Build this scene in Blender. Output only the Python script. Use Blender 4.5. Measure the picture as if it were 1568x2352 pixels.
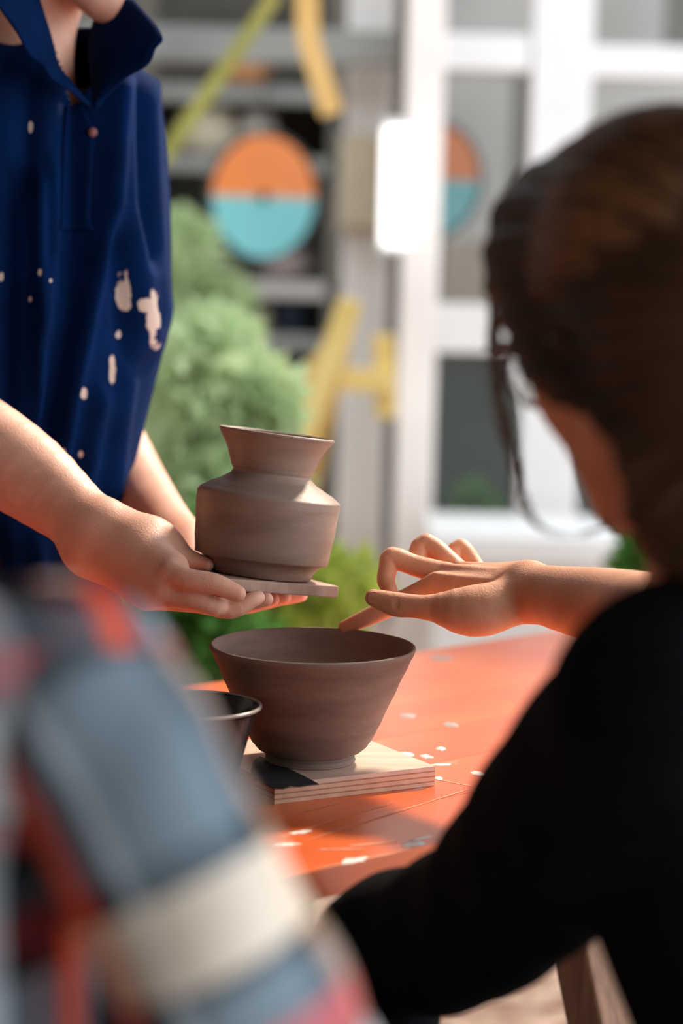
import bpy, bmesh, math, random
import numpy as np
from mathutils import Vector, Matrix
random.seed(7); np.random.seed(7)
for o in list(bpy.data.objects): bpy.data.objects.remove(o)
SC = bpy.context.scene
COL = SC.collection

# ------------------------------------------------------------------ camera
F = 85/36*2352; CZ = 1.28; PITCH = 7.3; ROLL = 1.4
cam_d = bpy.data.cameras.new('camera'); cam = bpy.data.objects.new('camera', cam_d); COL.objects.link(cam)
cam_d.sensor_width = 36; cam_d.lens = 85; cam_d.sensor_fit = 'AUTO'; cam_d.clip_start = 0.05
cam.location = (0, 0, CZ)
CR = Matrix.Rotation(math.radians(90-PITCH), 3, 'X') @ Matrix.Rotation(math.radians(ROLL), 3, 'Z')
cam.rotation_euler = CR.to_euler()
cam_d.dof.use_dof = True; cam_d.dof.focus_distance = 2.19; cam_d.dof.aperture_fstop = 2.6
SC.camera = cam
# ------------------------------------------------------------------ world, sun, exposure
w = bpy.data.worlds.new('sky'); SC.world = w; w.use_nodes = True
bg = w.node_tree.nodes['Background']; bg.inputs[0].default_value = (0.86, 0.93, 1.0, 1); bg.inputs[1].default_value = 1.6
sun_d = bpy.data.lights.new('sun', 'SUN'); sun = bpy.data.objects.new('sun', sun_d); COL.objects.link(sun)
sun_d.energy = 3.3; sun_d.angle = math.radians(5); sun_d.color = (1.0, 0.86, 0.68)
SUN_DIR = Vector((-0.42, -0.62, -0.66)).normalized()          # the way the light travels
sun.rotation_euler = SUN_DIR.to_track_quat('-Z', 'Y').to_euler(); sun.location = (3, 6, 5)
vs = SC.view_settings; vs.view_transform = 'Standard'; vs.look = 'None'; vs.gamma = 1; vs.use_curve_mapping = False
vs.exposure = 0.92

# ------------------------------------------------------------------ helpers
CRn = np.array(CR); CAM = np.array([0, 0, CZ])
def P(px, py, d):
    return CAM + CRn @ np.array([(px-784)/F*d, -(py-1176)/F*d, -d])
def RP(px, py, z):
    v = CRn @ np.array([(px-784)/F, -(py-1176)/F, -1.0]); return CAM + v*((z-CZ)/v[2])
def RY(px, py, y):                                               # pixel ray meets the upright plane at that y
    v = CRn @ np.array([(px-784)/F, -(py-1176)/F, -1.0]); return CAM + v*(y/v[1])
def lin(r, g, b):
    f = lambda c: (c/255/12.92) if c/255 <= 0.04045 else ((c/255+0.055)/1.055)**2.4
    return (f(r), f(g), f(b), 1)
WL = {}
def tag(o, label=None, cat=None, group=None, kind=None):
    if label: o['label'] = label
    if cat: o['category'] = cat
    if group: o['group'] = group
    if kind: o['kind'] = kind
    return o
def empty(name, loc, label=None, cat=None, group=None, kind=None):
    o = bpy.data.objects.new(name, None); COL.objects.link(o); o.location = loc; o.empty_display_size = .05
    WL[o.name] = np.array(loc, float); return tag(o, label, cat, group, kind)
def mk(name, V, Fc, mat, parent=None, smooth=True, uv=None):
    """world-space verts -> one mesh object, origin at its own base or at its parent's"""
    V = np.asarray(V, float).reshape(-1, 3)
    if parent is None:
        o_ = np.array([(V[:, 0].min()+V[:, 0].max())/2, (V[:, 1].min()+V[:, 1].max())/2, V[:, 2].min()])
    else: o_ = WL[parent.name]
    me = bpy.data.meshes.new(name); me.from_pydata((V-o_).tolist(), [], [list(f) for f in Fc]); me.update()
    if smooth: me.polygons.foreach_set('use_smooth', [True]*len(me.polygons))
    if uv is not None:
        l = me.uv_layers.new(name='UVMap'); uv = np.asarray(uv)
        li = np.zeros(len(me.loops), int); me.loops.foreach_get('vertex_index', li)
        l.data.foreach_set('uv', uv[li].ravel())
    if mat: me.materials.append(mat)
    ob = bpy.data.objects.new(name, me); COL.objects.link(ob)
    if parent is None: ob.location = o_
    else: ob.parent = parent
    WL[ob.name] = o_
    return ob
def norm(v): v = np.asarray(v, float); return v/np.linalg.norm(v)
def frame(z, x=None):
    z = norm(z); x = np.array([1., 0, 0]) if x is None else np.asarray(x, float)
    if abs(np.dot(norm(x), z)) > .98: x = np.array([0, 1., 0])
    x = norm(x-z*np.dot(x, z)); return np.stack([x, np.cross(z, x), z], 1)
def box_geo(c, R, size, bev=0.0):
    """box with centre c, rotation R (columns), full size; chamfered edges"""
    bm = bmesh.new(); bmesh.ops.create_cube(bm, size=1)
    for v in bm.verts: v.co = Vector((v.co.x*size[0], v.co.y*size[1], v.co.z*size[2]))
    if bev > 0: bmesh.ops.bevel(bm, geom=bm.edges[:], offset=bev, segments=2, affect='EDGES', profile=.5)
    bm.verts.index_update()
    V = np.array([v.co[:] for v in bm.verts]) @ np.asarray(R).T + np.asarray(c); Fc = [[v.index for v in f.verts] for f in bm.faces]
    bm.free(); return V, Fc
I3 = np.eye(3)
def rotz(a): c, s = math.cos(a), math.sin(a); return np.array([[c, -s, 0], [s, c, 0], [0, 0, 1.]])
def box(name, c, size, mat, parent=None, R=I3, bev=.002):
    V, Fc = box_geo(c, R, size, bev); return mk(name, V, Fc, mat, parent, smooth=False)
def join(parts):
    V, Fc, n = [], [], 0
    for v, f in parts:
        V.append(v); Fc += [[i+n for i in q] for q in f]; n += len(v)
    return np.concatenate(V), Fc
def catmull(pts, n):
    p = np.asarray(pts, float); p = np.vstack([2*p[0]-p[1], p, 2*p[-1]-p[-2]]); out = []
    for i in range(1, len(p)-2):
        for t in np.linspace(0, 1, n, endpoint=False):
            a, b, c, d = p[i-1], p[i], p[i+1], p[i+2]
            out.append(.5*((2*b)+(-a+c)*t+(2*a-5*b+4*c-d)*t*t+(-a+3*b-3*c+d)*t**3))
    out.append(p[-2]); return np.array(out)
def lathe(prof, n=96, M=I3, c=(0, 0, 0)):
    prof = np.asarray(prof, float); V = []; Fc = []; m = len(prof)
    for r, z in prof:
        a = np.arange(n)/n*2*math.pi; V.append(np.stack([r*np.cos(a), r*np.sin(a), np.full(n, z)], 1))
    V = np.concatenate(V)
    for i in range(m-1):
        for j in range(n):
            k = (j+1) % n; Fc.append([i*n+j, i*n+k, (i+1)*n+k, (i+1)*n+j])
    if prof[0][0] > 1e-6: Fc.append(list(range(n))[::-1])
    if prof[-1][0] > 1e-6: Fc.append([(m-1)*n+j for j in range(n)])
    return V @ np.asarray(M).T + np.asarray(c), Fc
def tube(path, rad, n=8, cap=True):
    path = np.asarray(path, float); m = len(path); rad = np.broadcast_to(np.asarray(rad, float), (m,))
    V = []; Fc = []; x = None
    for i in range(m):
        t = path[min(i+1, m-1)]-path[max(i-1, 0)]; R = frame(t, x); x = R[:, 0]
        a = np.arange(n)/n*2*math.pi
        V.append(path[i]+rad[i]*(np.cos(a)[:, None]*R[:, 0]+np.sin(a)[:, None]*R[:, 1]))
    for i in range(m-1):
        for j in range(n):
            k = (j+1) % n; Fc.append([i*n+j, i*n+k, (i+1)*n+k, (i+1)*n+j])
    if cap: Fc += [list(range(n))[::-1], [(m-1)*n+j for j in range(n)]]
    return np.concatenate(V), Fc
def rings_mesh(rings, closed=True, cap=False):
    R = np.asarray(rings); m, n = R.shape[:2]; Fc = []
    for i in range(m-1):
        for j in range(n if closed else n-1):
            k = (j+1) % n; Fc.append([i*n+j, i*n+k, (i+1)*n+k, (i+1)*n+j])
    if cap: Fc += [list(range(n))[::-1], [(m-1)*n+j for j in range(n)]]
    return R.reshape(-1, 3), Fc

# signed-distance modelling: smooth unions of tapered capsules and ellipsoids, meshed with surface nets
class Body:
    def __init__(s): s.ops = []
    def cone(s, a, b, ra, rb, k=.01, sub=False):
        s.ops.append(('c', np.asarray(a, float), np.asarray(b, float), ra, rb, k, sub)); return s
    def chain(s, pts, k=.006):                                   # [(pos, r), ...]
        q = catmull([list(p)+[r] for p, r in pts], 3) if len(pts) > 2 else np.array([list(p)+[r] for p, r in pts])
        s.ops.append(('l', q, k, False)); return s
    def ell(s, c, rad, R=I3, k=.01, sub=False):
        s.ops.append(('e', np.asarray(c, float), np.asarray(rad, float), np.asarray(R, float), k, sub)); return s
    def bounds(s):
        lo = np.full(3, 1e9); hi = -lo
        for o in s.ops:
            if o[-1]: continue
            l, h = s.bb(o); lo = np.minimum(lo, l); hi = np.maximum(hi, h)
        return lo, hi
    def bb(s, o):
        if o[0] == 'c':
            r = max(o[3], o[4]); return np.minimum(o[1], o[2])-r, np.maximum(o[1], o[2])+r
        if o[0] == 'l': return (o[1][:, :3]-o[1][:, 3:]).min(0), (o[1][:, :3]+o[1][:, 3:]).max(0)
        r = o[2].max(); return o[1]-r, o[1]+r
    def mesh(s, res, lo=None, hi=None):
        l, h = s.bounds(); lo = l if lo is None else np.maximum(l, lo); hi = h if hi is None else np.minimum(h, hi)
        lo = lo-3*res-.004; hi = hi+3*res+.004
        n = np.ceil((hi-lo)/res).astype(int)+1
        f = np.full(n, .05, np.float32); ax = [lo[i]+res*np.arange(n[i]) for i in range(3)]
        for o in s.ops:
            k = o[-2]; l, h = s.bb(o); m = k+4*res+.006
            i0 = np.clip(np.floor((l-m-lo)/res).astype(int), 0, n); i1 = np.clip(np.ceil((h+m-lo)/res).astype(int)+1, 0, n)
            if np.any(i1 <= i0): continue
            X, Y, Z = np.meshgrid(*[ax[i][i0[i]:i1[i]] for i in range(3)], indexing='ij', sparse=True)
            if o[0] == 'c':
                a, b = o[1], o[2]; ab = b-a; L = max(ab@ab, 1e-12)
                hh = np.clip(((X-a[0])*ab[0]+(Y-a[1])*ab[1]+(Z-a[2])*ab[2])/L, 0, 1)
                d = np.sqrt((X-a[0]-hh*ab[0])**2+(Y-a[1]-hh*ab[1])**2+(Z-a[2]-hh*ab[2])**2)-(o[3]+(o[4]-o[3])*hh)
            elif o[0] == 'l':
                d = np.full(i1-i0, .05, np.float32); Q = o[1]
                for A_, B_ in zip(Q[:-1], Q[1:]):                # a whole limb: hard minimum of its segments, blended once
                    rm = max(A_[3], B_[3])+m
                    j0 = np.clip(np.floor((np.minimum(A_, B_)[:3]-rm-lo)/res).astype(int), i0, i1); j1 = np.clip(np.ceil((np.maximum(A_, B_)[:3]+rm-lo)/res).astype(int)+1, i0, i1)
                    if np.any(j1 <= j0): continue
                    x, y, z = np.meshgrid(*[ax[i][j0[i]:j1[i]] for i in range(3)], indexing='ij', sparse=True)
                    ab = B_[:3]-A_[:3]; L = max(ab@ab, 1e-12); hh = np.clip(((x-A_[0])*ab[0]+(y-A_[1])*ab[1]+(z-A_[2])*ab[2])/L, 0, 1)
                    e = np.sqrt((x-A_[0]-hh*ab[0])**2+(y-A_[1]-hh*ab[1])**2+(z-A_[2]-hh*ab[2])**2)-(A_[3]+(B_[3]-A_[3])*hh)
                    sl = tuple(slice(j0[i]-i0[i], j1[i]-i0[i]) for i in range(3)); d[sl] = np.minimum(d[sl], e)
            else:
                c, r, R = o[1], o[2], o[3]; q = [((X-c[0])*R[0, j]+(Y-c[1])*R[1, j]+(Z-c[2])*R[2, j]) for j in range(3)]
                k0 = np.sqrt((q[0]/r[0])**2+(q[1]/r[1])**2+(q[2]/r[2])**2); k1 = np.sqrt((q[0]/r[0]**2)**2+(q[1]/r[1]**2)**2+(q[2]/r[2]**2)**2)
                d = k0*(k0-1)/np.maximum(k1, 1e-6)
            sl = tuple(slice(i0[i], i1[i]) for i in range(3)); g = f[sl]
            if o[-1]:
                d = -d; hk = np.clip(.5-.5*(d-g)/k*-1, 0, 1); hk = np.clip(.5+.5*(d-g)/k, 0, 1)
                f[sl] = g+(d-g)*hk+k*hk*(1-hk)
            else:
                hk = np.clip(.5+.5*(g-d)/k, 0, 1); f[sl] = g+(d-g)*hk-k*hk*(1-hk)
        return surface_nets(f, lo, res)
def surface_nets(f, lo, res):
    s = f < 0; n = np.array(f.shape)
    cs = [s[i:n[0]-1+i, j:n[1]-1+j, k:n[2]-1+k] for i in (0, 1) for j in (0, 1) for k in (0, 1)]
    cnt = sum(c.astype(np.int8) for c in cs); act = (cnt > 0) & (cnt < 8)
    idx = np.argwhere(act); N = len(idx); vid = np.full(act.shape, -1, np.int64); vid[act] = np.arange(N)
    acc = np.zeros((N, 3)); c = np.zeros(N); cor = [(i, j, k) for i in (0, 1) for j in (0, 1) for k in (0, 1)]
    fv = [f[idx[:, 0]+i, idx[:, 1]+j, idx[:, 2]+k].astype(float) for i, j, k in cor]
    for a in range(8):
        for b in range(a+1, 8):
            d = np.array(cor[b])-np.array(cor[a])
            if np.abs(d).sum() != 1: continue
            m = (fv[a] < 0) != (fv[b] < 0); t = fv[a][m]/(fv[a][m]-fv[b][m])
            acc[m] += np.array(cor[a])+t[:, None]*d; c[m] += 1
    V = lo+res*(idx+acc/c[:, None]); Fs = []
    for a in range(3):
        b, d = (a+1) % 3, (a+2) % 3
        sl0 = [slice(1, -1)]*3; sl1 = [slice(1, -1)]*3; sl0[a] = slice(0, -1); sl1[a] = slice(1, None)
        s0 = s[tuple(sl0)]; s1 = s[tuple(sl1)]; e = np.argwhere(s0 != s1)
        if not len(e): continue
        inside = s0[tuple(e.T)]
        base = e.copy(); base[:, b] += 1; base[:, d] += 1
        def cell(db, dd):
            q = base.copy(); q[:, b] -= db; q[:, d] -= dd; return vid[tuple(q.T)]
        q = np.stack([cell(1, 1), cell(0, 1), cell(0, 0), cell(1, 0)], 1)
        q[~inside] = q[~inside][:, ::-1]; Fs.append(q)
    Fq = np.concatenate(Fs); Fq = Fq[(Fq >= 0).all(1)]
    return V, Fq.tolist()
def vnormals(V, Fc):
    V = np.asarray(V); Fq = np.asarray(Fc); fn = np.cross(V[Fq[:, 2]]-V[Fq[:, 0]], V[Fq[:, 3]]-V[Fq[:, 1]])
    N = np.zeros_like(V)
    for j in range(4): np.add.at(N, Fq[:, j], fn)
    return N/np.maximum(np.linalg.norm(N, axis=1), 1e-12)[:, None]

# ------------------------------------------------------------------ materials
def mat(name, c1, c2=None, rough=.6, scale=20, bump=0, bscale=None, spec=.5, detail=4, coords='Object', stretch=(1, 1, 1), sheen=0, sss=0, coat=0, lo=.35, hi=.65, metal=0):
    m = bpy.data.materials.new(name); m.use_nodes = True; nt = m.node_tree; N = nt.nodes; L = nt.links; b = N['Principled BSDF']
    b.inputs['Roughness'].default_value = rough; b.inputs['Specular IOR Level'].default_value = spec; b.inputs['Metallic'].default_value = metal
    tc = N.new('ShaderNodeTexCoord'); mp = N.new('ShaderNodeMapping'); mp.inputs['Scale'].default_value = stretch; L.new(tc.outputs[coords], mp.inputs[0])
    if c2 is None: b.inputs['Base Color'].default_value = c1
    else:
        n = N.new('ShaderNodeTexNoise'); n.inputs['Scale'].default_value = scale; n.inputs['Detail'].default_value = detail; L.new(mp.outputs[0], n.inputs[0])
        r = N.new('ShaderNodeValToRGB'); r.color_ramp.elements[0].position = lo; r.color_ramp.elements[1].position = hi
        r.color_ramp.elements[0].color = c1; r.color_ramp.elements[1].color = c2; L.new(n.outputs['Fac'], r.inputs[0]); L.new(r.outputs[0], b.inputs['Base Color'])
    if bump:
        n2 = N.new('ShaderNodeTexNoise'); n2.inputs['Scale'].default_value = bscale or scale*4; n2.inputs['Detail'].default_value = 3; L.new(mp.outputs[0], n2.inputs[0])
        bp = N.new('ShaderNodeBump'); bp.inputs['Strength'].default_value = bump; bp.inputs['Distance'].default_value = .002; L.new(n2.outputs['Fac'], bp.inputs['Height']); L.new(bp.outputs[0], b.inputs['Normal'])
    if sheen: b.inputs['Sheen Weight'].default_value = sheen
    if coat: b.inputs['Coat Weight'].default_value = coat; b.inputs['Coat Roughness'].default_value = .2
    if sss:
        b.inputs['Subsurface Weight'].default_value = sss; b.inputs['Subsurface Radius'].default_value = (1, .35, .2); b.inputs['Subsurface Scale'].default_value = .012
    return m
def nodes(m): return m.node_tree.nodes, m.node_tree.links, m.node_tree.nodes['Principled BSDF']
SKIN_W = mat('skin_warm', lin(210, 146, 112), lin(224, 162, 128), rough=.5, scale=30, bump=.25, bscale=500, spec=.4, sss=.18)
SKIN_M = mat('skin_light', lin(216, 158, 134), lin(230, 176, 152), rough=.5, scale=25, bump=.2, bscale=500, spec=.4, sss=.18)
NAIL = mat('nail', lin(205, 140, 118), rough=.3)
BLACK = mat('black_cotton', (.0035, .004, .005, 1), (.006, .0065, .008, 1), rough=.95, scale=40, bump=.3, bscale=900, spec=.05)
BLACKT = mat('black_trousers', (.006, .006, .008, 1), (.01, .01, .012, 1), rough=.9, scale=40, spec=.1)
HAIR = mat('brown_hair', lin(34, 22, 14), lin(76, 48, 28), rough=.5, scale=14, stretch=(1, 1, 1), bump=.5, bscale=60, spec=.25)
HAIR_L = mat('backlit_strand', lin(92, 60, 38), lin(140, 98, 64), rough=.45, scale=14, spec=.3)  # lighter than HAIR: backlight on the wisps is put into the colour
HAIR_D = mat('dark_hair', lin(30, 22, 18), lin(56, 40, 30), rough=.5, scale=20, bump=.5, bscale=80, spec=.25)
GLASSF = mat('tortoiseshell', lin(34, 24, 20), lin(70, 44, 28), rough=.25, scale=60)
CLAY = mat('raw_clay', lin(112, 94, 84), lin(140, 119, 107), rough=.75, scale=9, bump=.25, bscale=260, spec=.25, stretch=(1, 1, 5))
CLAYP = mat('pale_clay', lin(126, 105, 92), lin(154, 130, 115), rough=.5, scale=9, bump=.2, bscale=260, spec=.35, stretch=(1, 1, 5))
GLAZE = mat('dark_glaze', lin(30, 24, 22), lin(48, 38, 34), rough=.18, scale=14, spec=.6)
PLY = mat('plywood_face', lin(196, 168, 148), lin(214, 188, 168), rough=.6, scale=8, bump=.15, bscale=120, stretch=(1, 8, 1))
PLYE1 = mat('ply_light', lin(206, 160, 132), lin(220, 178, 150), rough=.7, scale=60)
PLYE2 = mat('ply_dark', lin(160, 108, 84), lin(180, 128, 102), rough=.75, scale=60)
BATW = mat('weathered_board', lin(124, 92, 80), lin(184, 150, 132), rough=.7, scale=16, stretch=(1, 3, 1), bump=.15, bscale=150)
INKM = mat('black_paint_smear', (.012, .013, .015, 1), (.03, .03, .034, 1), rough=.6, scale=80)
WOODLEG = mat('brown_timber', lin(120, 88, 68), lin(150, 112, 88), rough=.7, scale=10, stretch=(8, 8, 1), bump=.2)
WHITE = mat('white_paint', lin(222, 220, 218), lin(230, 228, 226), rough=.5, scale=4)
WARMWHITE = mat('warm_white_paint', lin(232, 224, 218), lin(240, 232, 226), rough=.45, scale=4)
GREYBEAM = mat('grey_timber', lin(120, 122, 120), lin(145, 146, 142), rough=.8, scale=5)
WALLM = mat('dim_wall', lin(100, 94, 86), lin(114, 108, 98), rough=.9, scale=3)
DARKM = mat('dark_recess', lin(84, 82, 76), lin(108, 104, 96), rough=.9, scale=3)
PAVE = mat('workshop_floor', lin(120, 112, 104), lin(146, 136, 126), rough=.85, scale=6, bump=.2)
YELLOW = mat('yellow_timber', lin(214, 184, 104), lin(232, 204, 132), rough=.6, scale=6)
TANROPE = mat('tan_strap', lin(214, 170, 96), lin(226, 186, 120), rough=.7, scale=6)
YGREEN = mat('olive_strap', lin(140, 138, 62), lin(170, 164, 84), rough=.7, scale=6)
NAVYT = mat('navy_trousers', lin(14, 18, 34), lin(22, 28, 48), rough=.9, scale=30, bump=.3, bscale=400, spec=.1)
SHOE = mat('dark_shoe', lin(30, 28, 28), rough=.6)
ROOFM = mat('roof_boards', lin(90, 74, 60), lin(112, 94, 78), rough=.8, scale=4)

# ------------------------------------------------------------------ the setting
TZ = P(712, 1748, 2.2)[2]-.018                                   # table-top height
def slab(name, x0, x1, y0, y1, z0, z1, m, kind='structure', parent=None):
    o = box(name, ((x0+x1)/2, (y0+y1)/2, (z0+z1)/2), (x1-x0, y1-y0, z1-z0), m, parent, bev=0)
    if kind: o['kind'] = kind
    return o
GRAVEL = mat('sunlit_gravel', lin(150, 104, 80), lin(226, 188, 160), rough=.9, scale=22, bump=.6, bscale=120)
slab('floor', -4, 4, -3, 3.3, -.1, 0, PAVE)
slab('ground', -14, 14, 3.3, 20, -.12, -.02, GRAVEL)
ROOF_Y = 3.35
slab('shade_roof', -4, 1.6, -3, ROOF_Y, 2.6, 2.7, ROOFM)  # unseen roof, added and cut short to shade the foreground
slab('shade_wall_left', -2.3, -2.2, -3, 4.6, 0, 2.6, WALLM)  # unseen wall, added close by to darken the left side
slab('shade_wall_behind', -4, 1.6, -3.1, -3, 0, 2.6, WALLM)  # unseen wall behind the camera, added to cut the frontal fill

# ------------------------------------------------------------------ table
TA = math.radians(43); tx = np.array([math.cos(TA), math.sin(TA), 0]); tn = np.array([-math.sin(TA), math.cos(TA), 0])
c0 = RP(944, 1950, TZ); far = RP(450, 1574, TZ); TW = float((far-c0)@tn)
TR = np.stack([tx, tn, [0, 0, 1]], 1)
TL0, TL1 = -1.0, 1.75                                            # extent along the grain from c0
TH = .024
def table_mat():
    m = mat('orange_table_paint', lin(214, 84, 20), lin(230, 104, 34), rough=.34, scale=7, bump=.06, bscale=60, spec=.6, coat=.25)
    N, L, b = nodes(m); old = b.inputs['Base Color'].links[0].from_socket
    tc = N.new('ShaderNodeTexCoord')
    # pale scuffs and chips, drawn out along the grain
    def layer(scale, st, lo, hi, seed):
        mp = N.new('ShaderNodeMapping'); mp.inputs['Scale'].default_value = st; mp.inputs['Location'].default_value = (seed, seed*.7, 0)
        mp.inputs['Rotation'].default_value = (0, 0, 0); L.new(tc.outputs['Generated' if False else 'Object'], mp.inputs[0])
        n = N.new('ShaderNodeTexNoise'); n.inputs['Scale'].default_value = scale; n.inputs['Detail'].default_value = 5; n.inputs['Roughness'].default_value = .6; L.new(mp.outputs[0], n.inputs[0])
        r = N.new('ShaderNodeMapRange'); r.inputs['From Min'].default_value = lo; r.inputs['From Max'].default_value = hi; L.new(n.outputs['Fac'], r.inputs['Value']); return r.outputs[0]
    a = layer(16, (.55, 2.2, 1), .655, .70, 3.1); c = layer(9, (.25, 6, 1), .67, .73, 8.3)
    mx = N.new('ShaderNodeMath'); mx.operation = 'MAXIMUM'; L.new(a, mx.inputs[0]); L.new(c, mx.inputs[1])
    ml = N.new('ShaderNodeMath'); ml.operation = 'MULTIPLY'; ml.inputs[1].default_value = .75; L.new(mx.outputs[0], ml.inputs[0])
    mix = N.new('ShaderNodeMix'); mix.data_type = 'RGBA'; L.new(ml.outputs[0], mix.inputs[0]); L.new(old, mix.inputs[6]); mix.inputs[7].default_value = lin(214, 190, 178)
    L.new(mix.outputs[2], b.inputs['Base Color'])
    return m
TABLE = table_mat()
table = empty('table', c0+tx*.4+tn*TW/2-np.array([0, 0, TZ]), 'orange painted plank table with scuffed paint and white chips', 'table')
table.rotation_euler = (0, 0, 0)
npl = 6; pw = TW/npl
plank_me = None
for i in range(npl):
    cc = c0+tx*((TL0+TL1)/2)+tn*(pw*(i+.5))-np.array([0, 0, TH/2])
    ob = bpy.data.objects.new('plank', plank_me) if plank_me else None
    if ob is None:
        V, Fc = box_geo((0, 0, 0), I3, (TL1-TL0, pw-.0006, TH), 0)
        me = bpy.data.meshes.new('plank'); me.from_pydata(V.tolist(), [], Fc); me.materials.append(TABLE); plank_me = me
        ob = bpy.data.objects.new('plank', me)
    COL.objects.link(ob); ob.parent = table; ob.location = cc-WL[table.name]; ob.rotation_euler = (0, 0, TA)
for t, sgn in ((-.75, -1), (.46, 1), (1.5, 1)):                           # trestles: two splayed legs and a bearer each
    for s in (-1, 1):
        a = c0+tx*t+tn*(TW/2+s*TW*.10)-np.array([0, 0, TH+.01]); b = c0+tx*t+tn*(TW/2+s*TW*.48); b[2] = .012
        R = frame(a-b, tx); V, Fc = box_geo((a+b)/2, R, (.09, .05, np.linalg.norm(a-b)), .004)
        mk('leg', V, Fc, WOODLEG, table, smooth=False)
    box('bearer', c0+tx*t+tn*TW/2-np.array([0, 0, TH+.03]), (.05, TW*.9, .06), WOODLEG, table, TR, .003)
box('apron', c0+tx*.35+tn*(TW-.05)-np.array([0, 0, TH+.04]), (2.0, .025, .08), WOODLEG, table, TR, .003)
# white and grey flakes of dried slip on the paint
FLAKE = mat('dried_slip', lin(222, 212, 204), lin(240, 232, 226), rough=.8, scale=200)
FLAKEG = mat('grey_slip', lin(150, 140, 136), lin(170, 160, 154), rough=.8, scale=200)
rf = random.Random(5)
def flake(px, py, lx, ly, ang, m):
    c = RP(px, py, TZ); n = 16; ring = []
    for i in range(n):
        a = i/n*2*math.pi; r = 1+rf.uniform(-.35, .3)
        q = np.array([math.cos(a)*lx*r, math.sin(a)*ly*r, 0]) @ rotz(math.radians(ang)).T; ring.append(q)
    ring = np.array(ring)
    V = np.concatenate([c+ring+[0, 0, .0002], c+ring*.7+[0, 0, .0008]])
    Fc = [[i, (i+1) % n, n+(i+1) % n, n+i] for i in range(n)]+[[n+i for i in range(n)]]
    mk('paint_flake', V, Fc, m, table)
for px, py, lx, ly, ang, m in [(930, 1734, .0085, .009, 20, FLAKE), (978, 1738, .006, .008, 10, FLAKE), (1015, 1757, .0085, .005, 12, FLAKE), (1012, 1720, .005, .007, 0, FLAKE),
        (952, 1939, .010, .008, 40, FLAKE), (968, 1926, .012, .0025, 42, FLAKE), (812, 1977, .014, .0065, 42, FLAKE), (1006, 1788, .004, .006, 0, FLAKE), (1098, 1777, .005, .012, 20, FLAKE),
        (935, 1645, .009, .010, 0, FLAKEG), (1036, 1665, .008, .010, 0, FLAKEG), (1012, 1512, .012, .012, 0, FLAKEG), (690, 1912, .011, .005, 30, FLAKE), (658, 1940, .012, .005, 20, FLAKE)]:
    flake(px, py, lx, ly, ang, m)

def scratch(a, b, wd, m=FLAKE):                                   # thin scored line in the paint
    p, q = RP(*a, TZ), RP(*b, TZ); t = norm(q-p); s_ = np.array([-t[1], t[0], 0])*wd/2; n = 9; V = []
    for i in range(n+1):
        c = p+(q-p)*i/n; k = rf.uniform(.5, 1.1)*(1 if 0 < i < n else .2); V += [c+s_*k+[0, 0, .0004], c-s_*k+[0, 0, .0004]]
    mk('scratch', V, [[2*i, 2*i+1, 2*i+3, 2*i+2] for i in range(n)], m, table)
SCR = mat('pale_scratch', lin(226, 150, 116), rough=.7)
for a, b, wd in [((603, 1888), (784, 1842), .0022), ((640, 1926), (800, 1873), .002), ((800, 1873), (900, 1846), .0015), ((700, 1932), (1080, 1812), .002), ((1000, 1790), (1090, 1808), .002), ((730, 1952), (840, 1950), .004), ((800, 1944), (915, 1934), .005), ((720, 1998), (950, 1950), .003)]: scratch(a, b, wd, SCR)

# ------------------------------------------------------------------ plywood board under the bowl
BZ = TZ+.018
fl = RP(630, 1848, TZ); rr = RP(998, 1805, TZ); e1 = norm((rr-fl)*[1, 1, 0]); S1 = float(np.linalg.norm(rr-fl))
e2 = np.array([-e1[1], e1[0], 0]); S2 = .165
ply = empty('plywood_board', fl+e1*S1/2+e2*S2/2, 'square plywood board with black paint smear under the wide bowl', 'board')
RB = np.stack([e1, e2, [0, 0, 1]], 1)
lay = [.0034, .0013, .0034, .0013, .0034, .0013, .0039]
z = TZ+.0002
for i, t in enumerate(lay):
    ins = .0004*(i % 2)
    box('ply_layer', np.r_[(fl+e1*S1/2+e2*S2/2)[:2], z+t/2], (S1-ins, S2-ins, t), [PLYE1, PLYE2][i % 2] if i < 6 else PLY, ply, RB, 0); z += t
BZ = z
# black smear: irregular quadrilateral on the top face near the front-left corner
def onb(px, py): return RP(px, py, BZ)
sm = [(628, 1811), (650, 1813), (668, 1806), (690, 1808), (714, 1804), (733, 1802), (700, 1784), (664, 1767), (624, 1748), (597, 1738), (584, 1746), (575, 1770), (585, 1790), (604, 1796), (612, 1803)]
V = np.array([onb(*p)+[0, 0, .0005] for p in sm]); n = len(V); V2 = V-[0, 0, .0006]
inside = V.mean(0); 
mk('paint_smear', np.concatenate([V, V2]), [list(range(n))[::-1]]+[[i, (i+1) % n, n+(i+1) % n, n+i] for i in range(n)], INKM, ply, smooth=False)

# ------------------------------------------------------------------ bowl
bc = RP(712, 1746, BZ); bc[2] = BZ
bp = [(.0, .004), (.030, .004), (.033, .0005), (.0385, .0), (.041, .002), (.0405, .005), (.0388, .0072), (.0405, .0088), (.0480, .0120), (.0555, .0215), (.0628, .0365), (.0726, .0590), (.0822, .0810), (.0905, .0995), (.0925, .1035), (.0925, .1058), (.0912, .1070), (.0895, .1062),
      (.0875, .1015), (.0785, .082), (.069, .060), (.059, .038), (.051, .024), (.040, .0175), (.018, .014), (.0, .0132)]
prof = np.vstack([bp[:5], catmull(bp[5:], 4)])
V, Fc = lathe(prof[:, :2], 128, I3, bc)
a = np.arctan2(V[:, 1]-bc[1], V[:, 0]-bc[0]); hz = V[:, 2]-bc[2]
rr_ = .0003*np.sin(hz*900+a*1.0)+.0009*np.sin(2*a+1)*np.clip(hz/.1, 0, 1)
V[:, 0] += np.cos(a)*rr_; V[:, 1] += np.sin(a)*rr_
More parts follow.
